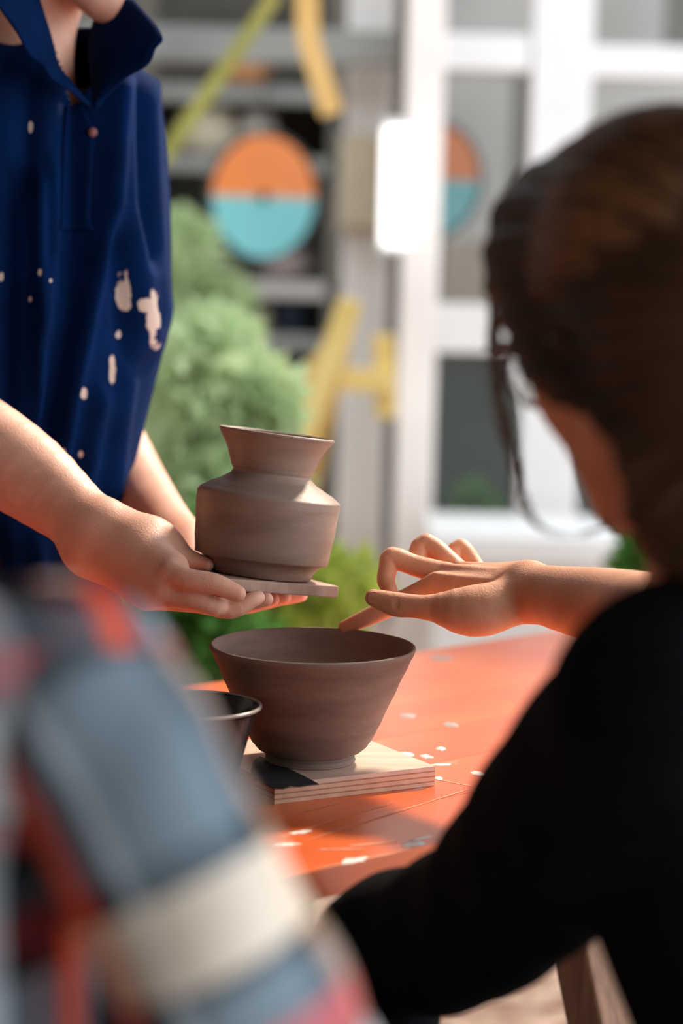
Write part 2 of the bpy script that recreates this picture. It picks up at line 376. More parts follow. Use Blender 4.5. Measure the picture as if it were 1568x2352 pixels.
bowl = mk('bowl', V, Fc, CLAY, None); tag(bowl, 'wide flared unglazed clay bowl on a plywood board', 'bowl')
box_v = [tube([bc+np.array([math.cos(t)*.0392, math.sin(t)*.0392, .0018]) for t in np.linspace(0, 2*math.pi, 49)], .0020, 6, False)]
mk('foot_ring', *join(box_v), CLAYP, bowl)
# dark cup in front
cc = RP(440, 1852, TZ); cp = [(0, .003), (.026, .003), (.029, .0), (.033, .0015), (.036, .012), (.0425, .042), (.0525, .078), (.0562, .0845), (.0575, .0862), (.0560, .0872), (.0540, .085), (.0495, .074), (.039, .042), (.032, .016), (.022, .009), (0, .008)]
prof = np.vstack([cp[:3], catmull(cp[3:], 4)]); cc[2] = TZ+.0004
V, Fc = lathe(prof*[1.02, 1.03], 96, I3, cc); cup = mk('cup', V, Fc, GLAZE); tag(cup, 'dark glazed flared cup on the orange table beside the wide bowl', 'cup')
a = np.linspace(0, 2*math.pi, 65); RIMG = mat('pale_rim_glaze', lin(150, 140, 132), rough=.25)
mk('rim', *tube([cc+np.array([math.cos(t)*.0578, math.sin(t)*.0578, .0892]) for t in a], .0016, 8, False), RIMG, cup)

# ------------------------------------------------------------------ jar on its bat, both tilted in the hands
PT = math.radians(6.0); jx = norm([math.cos(PT), 0, -math.sin(PT)]); jz = norm([math.sin(PT), .075, math.cos(PT)]); jy = np.cross(jz, jx); JR = np.stack([jx, jy, jz], 1)
jc = P(594, 1321, 2.28)
jp = [(0, .003), (.040, .003), (.046, 0), (.0490, .0015), (.0505, .006), (.0555, .0135), (.0615, .0165), (.0632, .0185), (.0655, .040), (.0672, .062), (.0676, .0735), (.0668, .0760), (.0640, .0785), (.0560, .0835), (.0460, .0885), (.0395, .0930), (.0375, .0950), (.0368, .0965), (.0375, .0990), (.0400, .104), (.0455, .119), (.0535, .1315), (.0545, .1338), (.0538, .1352), (.0522, .1345),
      (.047, .124), (.036, .105), (.034, .098), (.040, .09), (.058, .079), (.062, .07), (.059, .03), (.04, .012), (0, .011)]
prof = np.vstack([jp[:4], catmull(jp[4:], 3)])
V, Fc = lathe(prof, 112, JR, jc); 
q = (V-jc) @ JR; a = np.arctan2(q[:, 1], q[:, 0]); V += (np.cos(a)[:, None]*jx+np.sin(a)[:, None]*jy)*(.0003*np.sin(q[:, 2]*1100+a))[:, None]
jar = mk('jar', V, Fc, CLAYP); tag(jar, 'squat unglazed clay jar with flared neck, held on a thin board', 'jar')
ba = math.radians(35); bx = math.cos(ba)*jx+math.sin(ba)*jy; by = -math.sin(ba)*jx+math.cos(ba)*jy; BR = np.stack([bx, by, jz], 1)
BS = .128; cr = P(778, 1352, 2.275); bco = cr-(bx*BS/2)+(by*BS/2)*1.0
bco = cr-bx*BS/2+by*BS/2; hgt = float((jc-bco)@jz); bco = bco+jz*(hgt-.0058)
V, Fc = box_geo(bco, BR, (BS, BS, .011), .0012); bat = mk('wooden_bat', V, Fc, BATW, None, smooth=False); tag(bat, 'thin square wooden board carried under the clay jar', 'board')

# ------------------------------------------------------------------ people: shared builders
def head_frame(fwd, tilt=(0, 0, 1)):
    f = norm(fwd); l = norm(np.cross(tilt, f)); return np.stack([f, l, np.cross(f, l)], 1)
def add_head(B, c, R, neck, nr=.056, s=1.0):
    T = lambda x, y, z: c+R @ (np.array([x, y, z])*s)
    B.ell(T(-.012, 0, .034), np.array([.098, .077, .088])*s, R, .02)
    B.ell(T(.040, 0, -.025), np.array([.052, .060, .088])*s, R, .025)
    for y in (-1, 1):
        B.cone(T(-.008, y*.054, -.050), T(.066, y*.014, -.104), .020*s, .017*s, .02)
        B.ell(T(.052, y*.036, -.022), np.array([.032, .026, .032])*s, R, .02)
        B.cone(T(.080, y*.012, .034), T(.070, y*.045, .032), .011*s, .010*s, .012)
        B.ell(T(.098, y*.032, .012), np.array([.014, .016, .010])*s, R, .008, True)
        B.ell(T(.101, y*.011, -.034), np.array([.010, .008, .007])*s, R, .006)
        B.cone(T(.094, y*.020, -.062), T(.102, 0, -.059), .006*s, .008*s, .005)
        B.ell(T(-.004, y*.078, -.004), np.array([.018, .008, .032])*s, R @ rotz(y*.3), .006)
        B.ell(T(.002, y*.087, -.002), np.array([.010, .006, .020])*s, R, .004, True)
    B.cone(T(.090, 0, .020), T(.112, 0, -.026), .008*s, .011*s, .008)
    B.cone(T(.078, 0, -.108), T(.070, 0, -.108), .016*s, .016*s, .015)
    B.cone(T(.092, 0, -.073), T(.098, 0, -.071), .007*s, .007*s, .006)
    B.cone(T(-.030, 0, -.045), neck, .050*s, nr, .03)
    return T
IRIS = mat('iris', lin(40, 28, 22), rough=.2)
EYEM = mat('eye', lin(220, 214, 208), rough=.2)
def eyes(T, R, parent, s=1.0):
    for y in (-1, 1):
        me = [tuple(p) for p in ()]
        V, Fc = lathe([(0, -.011), (.006, -.0092), (.0095, -.0055), (.011, 0), (.0095, .0055), (.006, .0092), (0, .011)], 16, R, T(.082, y*.032, .011)); e_ = mk('eye', V, Fc, EYEM, parent)
        V, Fc = lathe([(0, .0014), (.0030, .0010), (.0052, 0)], 16, frame(R[:, 0]), T(.082, y*.032, .011)+R[:, 0]*.0098); mk('iris', V, Fc, IRIS, e_)
def cap_hair(T, R, parent, m, s=1.0, grow=.012):
    H = Body(); H.ell(T(-.02, 0, .040), np.array([.098+grow, .077+grow, .088+grow])*s, R, .02)
    H.ell(T(-.055, 0, -.01), np.array([.065, .072, .075])*s, R, .03)
    H.ell(T(-.058, 0, -.045), np.array([.048, .058, .050])*s, R, .03)
    H.ell(T(.085, 0, -.035), np.array([.075, .085, .105])*s, R, .015, True)
    for y in (-1, 1): H.ell(T(.02, y*.085, -.02), np.array([.04, .03, .04])*s, R, .01, True)
    return mk('hair', *H.mesh(.004), m, parent)
def nail(parent, c, n, along, lw, ll):
    R = frame(n, along); V, Fc = lathe([(1, 0), (.85, .35), (.5, .75), (0, 1)], 18, R @ np.diag([ll, lw, .0012]), c); mk('fingernail', V, Fc, NAIL, parent)
def pts(L): return [(P(a, b, d), r) for a, b, d, r in L]
def clothes(B, res, amp=0, freq=9, seed=0, lo=None, hi=None):
    V, Fc = B.mesh(res, lo, hi)
    if amp:
        N = vnormals(V, Fc); rs = np.random.RandomState(seed); d = np.zeros(len(V))
        for i in range(9):
            k = rs.normal(size=3)*np.array([1, 1, .35])*freq*(1+.35*i); d += np.sin(V @ k+rs.uniform(0, 6.28))/(1+.25*i)
        V = V+N*(d*amp/3)[:, None]
    return V, Fc

# ------------------------------------------------------------------ person in navy shirt, standing
A = Body()
faceA = norm([math.sin(math.radians(40)), -math.cos(math.radians(40)), 0]); leftA = np.array([-faceA[1], faceA[0], 0])
tcA = P(12, 500, 2.58); gx, gy = tcA[0], tcA[1]
def TA_(f, l, z): return np.array([gx, gy, 0])+faceA*f+leftA*l+np.array([0, 0, z])
hdA = head_frame([.72, -.60, -.30]); hcA = P(205, 14, 2.50)-hdA @ np.array([.045, 0, -.115])
neckA = TA_(.0, 0, 1.40)
TAh = add_head(A, hcA, hdA, neckA, .058)
A.ell(TA_(-.015, 0, 1.24), (.085, .14, .16), np.stack([faceA, leftA, [0, 0, 1]], 1), .05)
A.cone(TA_(-.01, -.10, 1.33), TA_(-.01, .10, 1.33), .045, .045, .05)
A.cone(TA_(.02, 0, 1.395), TA_(.062, 0, 1.29), .05, .05, .04)
A.ell(TA_(-.01, 0, 1.0), (.085, .12, .16), np.stack([faceA, leftA, [0, 0, 1]], 1), .06)
shR = TA_(-.01, -.175, 1.335); shL = TA_(-.01, .135, 1.35)
elR = P(-175, 925, 2.38); wrR = P(228, 1226, 2.268); elL = P(170, 850, 2.73); wrL = P(428, 1262, 2.42)
A.chain([(shR, .05), (elR, .042)], .03); A.chain([(shL, .05), (elL, .040)], .03)
for s in (-1, 1):
    A.chain([(TA_(0, s*.07, .88), .062), (TA_(.01, s*.10, .50), .055), (TA_(-.02, s*.10, .09), .042)], .03); A.cone(TA_(-.03, s*.10, .05), TA_(.13, s*.11, .035), .034, .028, .02)
HA = Body()                                                      # forearms and hands, finer
HA.chain([(elR, .042), (P(-60, 1010, 2.35), .0470), (P(60, 1090, 2.32), .0425), (P(160, 1170, 2.29), .0335), (wrR, .0285)], .02)
HA.cone(wrR, P(205, 1262, 2.27), .026, .026, .02)
# right hand: back of the hand to the camera, thumb over the board, fingers beneath it
for a, b, ra, rb in [((250, 1205, 2.265), (398, 1302, 2.207), .020, .014), ((236, 1232, 2.262), (392, 1334, 2.197), .022, .0135), ((226, 1255, 2.268), (368, 1362, 2.200), .020, .013), ((218, 1278, 2.280), (335, 1372, 2.217), .018, .0125)]:
    HA.cone(P(*a), P(*b), ra, rb, .014)
HA.chain(pts([(395, 1318, 2.194, .0128), (432, 1334, 2.184, .0112), (492, 1341, 2.179, .0098), (545, 1363, 2.180, .0078)]), .004)      # index
HA.chain(pts([(372, 1366, 2.200, .0115), (440, 1378, 2.188, .0095), (492, 1392, 2.188, .0088), (505, 1392, 2.200, .0078)]), .003)    # middle
HA.chain(pts([(345, 1372, 2.217, .0115), (455, 1386, 2.207, .009), (530, 1400, 2.200, .0088), (574, 1380, 2.202, .0076), (592, 1372, 2.207, .0066)]), .003)    # ring
HA.chain(pts([(325, 1368, 2.250, .011), (430, 1378, 2.255, .009), (560, 1384, 2.229, .0075), (612, 1376, 2.222, .0062)]), .003)    # little finger
HA.chain(pts([(290, 1215, 2.265, .019), (372, 1240, 2.265, .0135), (420, 1280, 2.260, .0105), (452, 1291, 2.255, .0088), (474, 1297, 2.250, .0070)]), .008)     # thumb
HA.ell(P(345, 1262, 2.250), (.026, .02, .03), k=.02)
# left forearm and hand, palm up beneath the far side of the board
HA.chain([(elL, .040), (P(262, 1024, 2.67), .037), (P(325, 1138, 2.58), .0345), (P(382, 1212, 2.49), .029), (wrL, .027)], .02)
for a, b, ra, rb in [((432, 1270, 2.42), (500, 1352, 2.36), .020, .013), ((428, 1275, 2.41), (492, 1362, 2.34), .020, .0125), ((424, 1280, 2.40), (486, 1366, 2.325), .018, .012)]:
    HA.cone(P(*a), P(*b), ra, rb, .014)
for L in ([(500, 1356, 2.36, .0115), (590, 1372, 2.345, .0092), (650, 1370, 2.34, .0085), (690, 1366, 2.338, .0070)],
          [(492, 1362, 2.34, .0115), (570, 1382, 2.318, .0092), (622, 1377, 2.312, .0083), (652, 1371, 2.31, .0070)],
          [(486, 1366, 2.325, .011), (548, 1388, 2.30, .009), (590, 1386, 2.296, .0080), (626, 1376, 2.294, .0066)]):
    HA.chain(pts(L), .003)
HA.chain(pts([(440, 1275, 2.42, .018), (452, 1300, 2.40, .012), (500, 1322, 2.385, .009), (540, 1330, 2.378, .0075)]), .008)
navy_person = mk('person', *join([A.mesh(.006), HA.mesh(.0017)]), SKIN_M)
tag(navy_person, 'standing person in navy shirt holding out a clay jar on a board', 'person')
eyes(TAh, hdA, navy_person); cap_hair(TAh, hdA, navy_person, HAIR_D)
# shirt: lofted around the torso with drawn folds
def navy_mat():
    m = mat('navy_cotton', lin(2, 27, 66), lin(3, 34, 80), rough=.9, scale=18, bump=.25, bscale=700, spec=.06)
    N, L, b = nodes(m); old = b.inputs['Base Color'].links[0].from_socket
    g = N.new('ShaderNodeNewGeometry'); nz = N.new('ShaderNodeTexNoise'); nz.inputs['Scale'].default_value = 60; nz.inputs['Detail'].default_value = 4; L.new(g.outputs['Position'], nz.inputs[0])
    nz2 = N.new('ShaderNodeTexNoise'); nz2.inputs['Scale'].default_value = 26; nz2.inputs['Detail'].default_value = 5
    mp = N.new('ShaderNodeMapping'); mp.inputs['Scale'].default_value = (3, 3, 1); L.new(g.outputs['Position'], mp.inputs[0]); L.new(mp.outputs[0], nz2.inputs[0])
    cur = None
    for px, py, rx, rz in [(273, 680, .0085, .022), (281, 655, .004, .014), (341, 735, .007, .030), (330, 705, .009, .009), (249, 862, .0035, .017), (262, 775, .003, .005), (70, 292, .0022, .006), (188, 905, .003, .006), (142, 1043, .003, .005), (178, 1050, .003, .004), (96, 625, .002, .003), (121, 643, .002, .003), (2, 635, .003, .005), (72, 687, .002, .003)]:
        c = P(px, py, 2.455)
        s = N.new('ShaderNodeVectorMath'); s.operation = 'SUBTRACT'; L.new(g.outputs['Position'], s.inputs[0]); s.inputs[1].default_value = c
        d = N.new('ShaderNodeVectorMath'); d.operation = 'DIVIDE'; L.new(s.outputs[0], d.inputs[0]); d.inputs[1].default_value = (rx, .5, rz)
        l = N.new('ShaderNodeVectorMath'); l.operation = 'LENGTH'; L.new(d.outputs[0], l.inputs[0])
        a1 = N.new('ShaderNodeMath'); a1.operation = 'MULTIPLY_ADD'; L.new(nz.outputs['Fac'], a1.inputs[0]); a1.inputs[1].default_value = 2.0; L.new(l.outputs['Value'], a1.inputs[2])
        r = N.new('ShaderNodeMapRange'); r.inputs['From Min'].default_value = 2.0; r.inputs['From Max'].default_value = 1.8; L.new(a1.outputs[0], r.inputs[0])
        if cur is None: cur = r.outputs[0]
        else:
            mx = N.new('ShaderNodeMath'); mx.operation = 'MAXIMUM'; L.new(cur, mx.inputs[0]); L.new(r.outputs[0], mx.inputs[1]); cur = mx.outputs[0]
    mix = N.new('ShaderNodeMix'); mix.data_type = 'RGBA'; L.new(cur, mix.inputs[0]); L.new(old, mix.inputs[6]); mix.inputs[7].default_value = lin(206, 190, 176)
    L.new(mix.outputs[2], b.inputs['Base Color']); return m
NAVY = navy_mat()
ys = np.array([60, 95, 140, 200, 300, 500, 690, 760, 900, 1080, 1160, 1310, 1400, 1560.])
xr = np.array([205, 262, 318, 362, 380, 387, 388, 378, 344, 303, 286, 238, 222, 215.])
cxp = np.array([150, 110, 60, 25, 14, 12, 12, 10, -5, -25, -35, -65, -78, -85.])
yy = np.concatenate([np.linspace(60, 300, 40), np.linspace(306, 1560, 120)])
XR = np.interp(yy, ys, xr); CX = np.interp(yy, ys, cxp)
ker = np.ones(9)/9; XR = np.convolve(np.pad(XR, 4, 'edge'), ker, 'valid'); CX = np.convolve(np.pad(CX, 4, 'edge'), ker, 'valid')
DC = np.interp(yy, [60, 200, 300, 1560], [2.545, 2.57, 2.58, 2.585])
ridges = [([(126, 430), (128, 600), (126, 900), (120, 1060)], 9, 15), ([(158, 400), (161, 560), (142, 720)], 8, 15), ([(276, 200), (272, 460), (246, 620), (216, 780), (190, 900), (158, 1060)], 10, 15),
          ([(300, 190), (308, 480), (335, 620), (345, 760)], 9, 28), ([(345, 130), (355, 300), (365, 520), (372, 700)], 6, 16), ([(20, 130), (5, 300), (0, 420)], 7, 14), ([(245, 900), (215, 1060), (195, 1150)], 9, 20), ([(310, 800), (285, 950), (262, 1120)], 8, 22),
          ([(205, 240), (206, 500), (198, 700), (165, 880), (100, 1080)], -14, 30), ([(288, 560), (305, 800)], -8, 18), ([(60, 420), (50, 900)], -9, 30), ([(322, 200), (330, 460), (352, 560)], -9, 14), ([(100, 210), (95, 420)], -6, 26), ([(30, 1200), (60, 1400)], -8, 20), ([(110, 1230), (130, 1500)], 8, 18)]
NA = 220; rings = []
psi = np.linspace(-math.pi, math.pi, NA, endpoint=False)         # 0 = towards the camera, + = to the right
for i, y in enumerate(yy):
    ext = (XR[i]-CX[i])*DC[i]/F; c = P(CX[i], y, DC[i])
    dep = ext*.80 if y > 200 else ext*(.80-.1*(200-y)/140)
    px_ = CX[i]+np.sin(psi)*(XR[i]-CX[i]); disp = np.zeros(NA)
    for L_, amp, wd in ridges:
        Y = [q[1] for q in L_]; 
        if y < Y[0]-60 or y > Y[-1]+60: continue
        x0 = np.interp(y, Y, [q[0] for q in L_]); fade = np.clip(min((y-Y[0]+60)/60, (Y[-1]+60-y)/60), 0, 1)
        disp += np.where(np.abs(psi) < math.pi/2, amp*.0016*fade*np.exp(-((px_-x0)/wd)**2), 0)
    disp += .003*np.sin(psi*7+y*.004)*np.where(np.abs(psi) > math.pi/2, 1, .3)
    ca = P(CX[i]+10, y, DC[i]); er = np.array([1, 0, 0]); eb = np.array([0, 1., 0])
    rings.append(c+np.outer(np.sin(psi)*(ext+disp), er)-np.outer(np.cos(psi)*(dep+disp), eb))
RG = np.array(rings); V = RG.reshape(-1, 3); Fc = []
for i in range(len(yy)-1):
    for j in range(NA):
        k = (j+1) % NA; p_ = psi[j]
        if yy[i] < 243:                                          # open neck: a V between the two fronts
            ymid = (243-yy[i])/183; pxj = CX[i]+math.sin(p_)*(XR[i]-CX[i])
            if abs(p_) < math.pi/2 and 212-ymid*95-6 < pxj < 214+ymid*60: continue
        Fc.append([i*NA+j, i*NA+k, (i+1)*NA+k, (i+1)*NA+j])
def solid(o, t, off=-1):
    md = o.modifiers.new('thickness', 'SOLIDIFY'); md.thickness = t; md.offset = off; return o
shirt = solid(mk('shirt', V, [f[::-1] for f in Fc], NAVY, navy_person), .0015)
def sheet(name, inner, outer, mat_, parent, n=24, m=10, bulge=.006, wav=0, thick=.0022):
    a = catmull([P(*q) for q in inner], n); b = catmull([P(*q) for q in outer], n)
    t = np.linspace(0, 1, 40)
    A_ = np.stack([np.interp(t, np.linspace(0, 1, len(a)), a[:, k]) for k in range(3)], 1); B_ = np.stack([np.interp(t, np.linspace(0, 1, len(b)), b[:, k]) for k in range(3)], 1)
    R_ = []
    for s in np.linspace(0, 1, m):
        q = A_*(1-s)+B_*s; q = q+np.array([0, -1, .3])*bulge*math.sin(s*math.pi)
        q = q+np.outer(np.sin(t*23)*wav*s, [0.3, -1, .5]); R_.append(q)
    V, Fc = rings_mesh(R_, closed=False); return solid(mk(name, V, Fc, mat_, parent), thick, 0)
sheet('collar', [(232, -2, 2.505), (205, 100, 2.485), (216, 247, 2.452)], [(306, -2, 2.47), (371, 78, 2.415), (356, 112, 2.41), (338, 149, 2.415), (284, 184, 2.43), (218, 251, 2.446)], NAVY, shirt)
sheet('collar', [(72, -60, 2.46), (115, 78, 2.44), (134, 150, 2.438), (168, 193, 2.44), (208, 243, 2.446)], [(-40, -20, 2.37), (22, 45, 2.375), (55, 108, 2.39), (96, 153, 2.40), (126, 186, 2.412), (206, 246, 2.444)], NAVY, shirt, wav=.0025)
sheet('collar', [(92, -60, 2.60), (170, -110, 2.64), (232, -2, 2.52)], [(40, -20, 2.62), (170, -60, 2.68), (300, -2, 2.60)], NAVY, shirt)
# button placket: a folded strip down the front with its stitched edge, and two buttons
def onshirt(px, y, off):
    i = np.interp(y, yy, np.arange(len(yy))); i0 = int(i); xr_, cx_ = np.interp(y, yy, XR), np.interp(y, yy, CX); sn = np.clip((px-cx_)/(xr_-cx_), -1, 1); p_ = math.asin(sn)
    j = (p_+math.pi)/(2*math.pi)*NA; j0 = int(j) % NA; fi = i-i0
    q = (RG[i0][j0]*(1-fi)+RG[i0+1][j0]*fi)*(1-(j-int(j)))+(RG[i0][(j0+1) % NA]*(1-fi)+RG[i0+1][(j0+1) % NA]*fi)*(j-int(j))
    return q+np.array([math.sin(p_), -math.cos(p_), 0])*off
R_ = []
for y in np.linspace(250, 520, 40):
    xl = np.interp(y, [250, 520], [196, 168]); xq = np.interp(y, [250, 300, 500, 520], [224, 240, 234, 240])
    R_.append([onshirt(xl+(xq-xl)*s, y, .003+.0035*s) for s in np.linspace(0, 1, 10)])
V, Fc = rings_mesh(R_, closed=False); solid(mk('placket', V, Fc, NAVY, shirt), .002, 0)
BTN = mat('button', lin(120, 70, 70), rough=.4)
for px, y in ((237, 305),):
    q = onshirt(px, y, .008); V, Fc = lathe([(0, 0), (.0045, 0), (.005, .001), (.0045, .002), (0, .0022)], 20, frame([.4, -1, 0]), q); mk('button', V, Fc, BTN, shirt)
# sleeves
SL = Body(); SL.chain([(shR, .072), (elR*.8+shR*.2, .066)], .03); SL.chain([(shR+np.array([.06, .02, .03]), .06), (shR, .07)], .03)
mk('sleeve', *clothes(SL, .006, .004, 20, 3), NAVY, shirt)
SL = Body(); SL.chain([(shL, .054), (elL*.75+shL*.25, .05)], .03); mk('sleeve', *clothes(SL, .006, .004, 20, 4), NAVY, shirt)
TR_ = Body(); tb = P(-80, 1450, 2.58)
TR_.ell((tb[0], tb[1], .90), (.112, .092, .12), k=.05)
for s in (-1, 1): TR_.chain([(TA_(0, s*.065, .84)+[(tb[0]-gx)*.6, 0, 0], .090), (TA_(.01, s*.10, .50), .075), (TA_(-.02, s*.10, .10), .064)], .04)
mk('trousers', *clothes(TR_, .007, .004, 16, 5), NAVYT, navy_person)
for s in (-1, 1):
    B_ = Body(); B_.cone(TA_(-.04, s*.10, .045), TA_(.14, s*.115, .036), .044, .036, .03); B_.cone(TA_(-.03, s*.10, .05), TA_(-.03, s*.10, .10), .042, .042, .03); mk('shoe', *B_.mesh(.005), SHOE, navy_person)

# ------------------------------------------------------------------ person in black, seated, reaching to the bowl
B = Body()
def head_rot(yaw, pit, rol):
    yaw, pit, rol = (math.radians(v) for v in (yaw, pit, rol))
    f = np.array([-math.sin(yaw)*math.cos(pit), math.cos(yaw)*math.cos(pit), -math.sin(pit)]); l = norm(np.cross([0, 0, 1], f)); u = np.cross(f, l)
    l2 = l*math.cos(rol)+u*math.sin(rol); return np.stack([f, l2, np.cross(f, l2)], 1)
hR = head_rot(26, 10, -9); hC = P(1525, 750, 1.483)
torF = norm([-.80, .60, 0]); torL = np.array([-torF[1], torF[0], 0]); 
nk = P(1715, 1410, 1.50)
TBh = add_head(B, hC, hR, nk, .058, 1.0)
pel = np.array([nk[0]+.15, nk[1]-.11, .60])
sL = P(1545, 1625, 1.395); eL = P(1290, 1912, 1.57); wL = P(905, 2205, 1.87)
sR = P(1760, 1440, 1.68); eR = P(1600, 1450, 1.985)
up3 = np.stack([torF, torL, [0, 0, 1]], 1)
B.cone(nk-[0, 0, .14], pel, .09, .11, .05); B.ell(pel, (.13, .16, .12), up3, .05)
B.cone(nk-[0, 0, .04], sL, .055, .05, .04); B.cone(nk-[0, 0, .04], sR, .055, .05, .04)
B.chain([(sL, .05), (eL, .04), (wL, .028)], .02); B.chain([(sR, .05), (eR, .042)], .02)
knL = pel+torF*.44+torL*.10; knL[2] = .52; knR = pel+torF*.42-torL*.10; knR[2] = .52
ftL = knL+torF*.05; ftL[2] = .1; ftR = knR-torF*.02; ftR[2] = .1
B.chain([(pel+torL*.09, .085), (knL, .055), (ftL, .04)], .03); B.chain([(pel-torL*.09, .085), (knR, .055), (ftR, .04)], .03)
for f_ in (ftL, ftR): B.cone(f_-[0, 0, .055], f_+torF*.14-[0, 0, .065], .034, .026, .02)
HB = Body()
HB.chain([(eR, .042), (P(1520, 1425, 2.03), .0390), (P(1400, 1396, 2.10), .0345), (P(1290, 1375, 2.145), .0290), (P(1215, 1358, 2.18), .0245)], .02)
HB.cone(P(1212, 1345, 2.19), P(1205, 1378, 2.175), .021, .018, .015)
for a, b, ra, rb in [((1195, 1372, 2.185), (1003, 1344, 2.235), .018, .0118), ((1200, 1350, 2.195), (1025, 1322, 2.252), .018, .0112), ((1205, 1335, 2.205), (1055, 1317, 2.272), .0165, .0105), ((1208, 1328, 2.218), (1098, 1318, 2.290), .0145, .0095)]:
    HB.cone(P(*a), P(*b), ra, rb, .010)
HB.chain(pts([(1003, 1342, 2.235, .0108), (912, 1386, 2.257, .0096), (846, 1417, 2.268, .0084), (793, 1440, 2.277, .0066)]), .004)       # index
HB.chain(pts([(1025, 1318, 2.252, .0108), (952, 1299, 2.260, .0100), (901, 1281, 2.264, .0102), (891, 1306, 2.262, .0090), (886, 1334, 2.258, .0085), (897, 1356, 2.248, .0066)]), .003)  # middle
HB.chain(pts([(1055, 1312, 2.272, .0100), (979, 1250, 2.288, .0102), (957, 1294, 2.280, .0092), (980, 1318, 2.266, .0070)]), .003)     # ring
HB.chain(pts([(1098, 1314, 2.290, .0090), (1058, 1259, 2.302, .0092), (1038, 1292, 2.294, .0082), (1054, 1312, 2.284, .0064)]), .003)   # little finger
HB.chain(pts([(1165, 1385, 2.175, .0215), (1085, 1398, 2.172, .0205), (990, 1396, 2.178, .0122), (948, 1392, 2.184, .0106), (908, 1388, 2.192, .0112), (858, 1373, 2.203, .0080)]), .006)  # thumb
for (a, ra), (b, rb) in ((((1003, 1344, 2.235), .0118), ((1130, 1362, 2.202), .0152)), (((1025, 1322, 2.252), .0112), ((1140, 1340, 2.214), .0150)), (((1055, 1317, 2.272), .0105), ((1150, 1328, 2.232), .0140))):
    dv = norm([-.1, -.55, .83]); HB.cone(P(*a)+dv*ra*.92, P(*b)+dv*rb*.88, .0032, .0022, .005)       # tendons on the back of the hand
HB.ell(P(1092, 1412, 2.165), (.030, .020, .0175), k=.015)
HB.cone(P(985, 1366, 2.158), P(1012, 1368, 2.158), .0012, .0016, .003, True)
for x in (906, 914): HB.cone(P(x, 1378, 2.180), P(x+3, 1396, 2.180), .0006, .0006, .002, True)
blk_person = mk('person', *join([B.mesh(.006), HB.mesh(.0015)]), SKIN_W)
tag(blk_person, 'person in black top and glasses reaching a finger to the wide bowl', 'person')
nail(blk_person, P(859, 1373, 2.1953), P(859, 1373, 2.0)-P(859, 1373, 2.2)+np.array([-.05, 0, .03]), P(908, 1388, 2.19)-P(858, 1373, 2.2), .0062, .0068)
eyes(TBh, hR, blk_person)
# black top and trousers
K = Body()
K.cone(nk-[0, 0, .14], pel, .105, .125, .03); K.cone(nk-[0, 0, .06], sL, .062, .072, .05); K.cone(nk-[0, 0, .06], sR, .06, .066, .05)
K.chain([(sL, .072), (P(1405, 1775, 1.48), .068), (eL, .066), (P(1090, 2125, 1.74), .058), (P(872, 2190, 1.87), .054), (P(850, 2420, 1.86), .05)], .012)
K.chain([(sR, .07), (sR*.25+eR*.75, .062)], .03)
top = mk('black_top', *clothes(K, .006, .004, 16, 8), BLACK, blk_person)
K = Body(); K.ell(pel, (.155, .185, .14), up3, .05)
K.chain([(pel+torL*.09, .10), (knL, .078), (ftL, .06)], .04); K.chain([(pel-torL*.09, .10), (knR, .078), (ftR, .06)], .04)
mk('trousers', *clothes(K, .007, .004, 14, 9), BLACKT, blk_person)
for f_ in (ftL, ftR):
    S_ = Body(); S_.cone(f_-[0, 0, .055], f_+torF*.15-[0, 0, .065], .042, .034, .02); mk('shoe', *S_.mesh(.005), SHOE, blk_person)
# hair: a cap swept back with length down the back, then loose strands
def hb(x, y, z): return hC+hR @ np.array([x, y, z])
HH = Body()
HH.ell(hb(-.018, 0, .038), (.106, .085, .093), hR, .02)
HH.ell(hb(.042, .034, .068), (.048, .044, .044), hR, .03)
HH.ell(hb(-.060, 0, -.02), (.075, .085, .085), hR, .03)
for y in (-1, 1):
    HH.chain([(hb(.050, y*.058, .045), .026), (hb(.012, y*.072, -.01), .024), (hb(-.035, y*.066, -.07), .030), (hb(-.10, y*.05, -.15), .032)], .02)
HH.chain([(hb(-.07, 0, 0), .06), (hb(-.11, 0, -.12), .055), (nk+np.array([.10, -.13, -.10]), .05), (nk+np.array([.12, -.17, -.25]), .03)], .03)
HH.ell(hb(.092, 0, -.030), (.062, .083, .100), hR, .012, True)
HH.ell(hb(.030, .088, -.088), (.085, .062, .060), hR, .012, True); HH.ell(hb(.040, -.10, -.065), (.058, .05, .052), hR, .012, True)
V, Fc = HH.mesh(.0035); N_ = vnormals(V, Fc); q = (V-hC) @ hR
th = np.arctan2(q[:, 1], q[:, 2]+.02); V = V+N_*(.0012*np.sin(th*34+q[:, 0]*14+1.2*np.sin(q[:, 0]*22))+.0009*np.sin(th*71+q[:, 0]*10))[:, None]
hair = mk('hair', V, Fc, HAIR, blk_person)
rs = random.Random(3); tb_ = []
for i in range(260):                                             # strands combed from the parting back over the head
    y0 = rs.uniform(-1, 1); a0 = y0*1.45; pth = []
    for t in np.linspace(0, 1, 12):
        x = .085-.19*t; w_ = math.sqrt(max(.02, 1-((x+.018)/.108)**2)); aa = a0*(1+.15*t)+.05*math.sin(t*5+i)
        rr2 = 1.0+.012*rs.random(); pth.append(hb(x, .0855*w_*math.sin(aa)*rr2, .038+.0935*w_*math.cos(aa)*rr2))
    tb_.append(tube(pth, [.0002+.0011*math.sin(math.pi*min(1, .1+t)) for t in np.linspace(0, .9, 12)], 5))
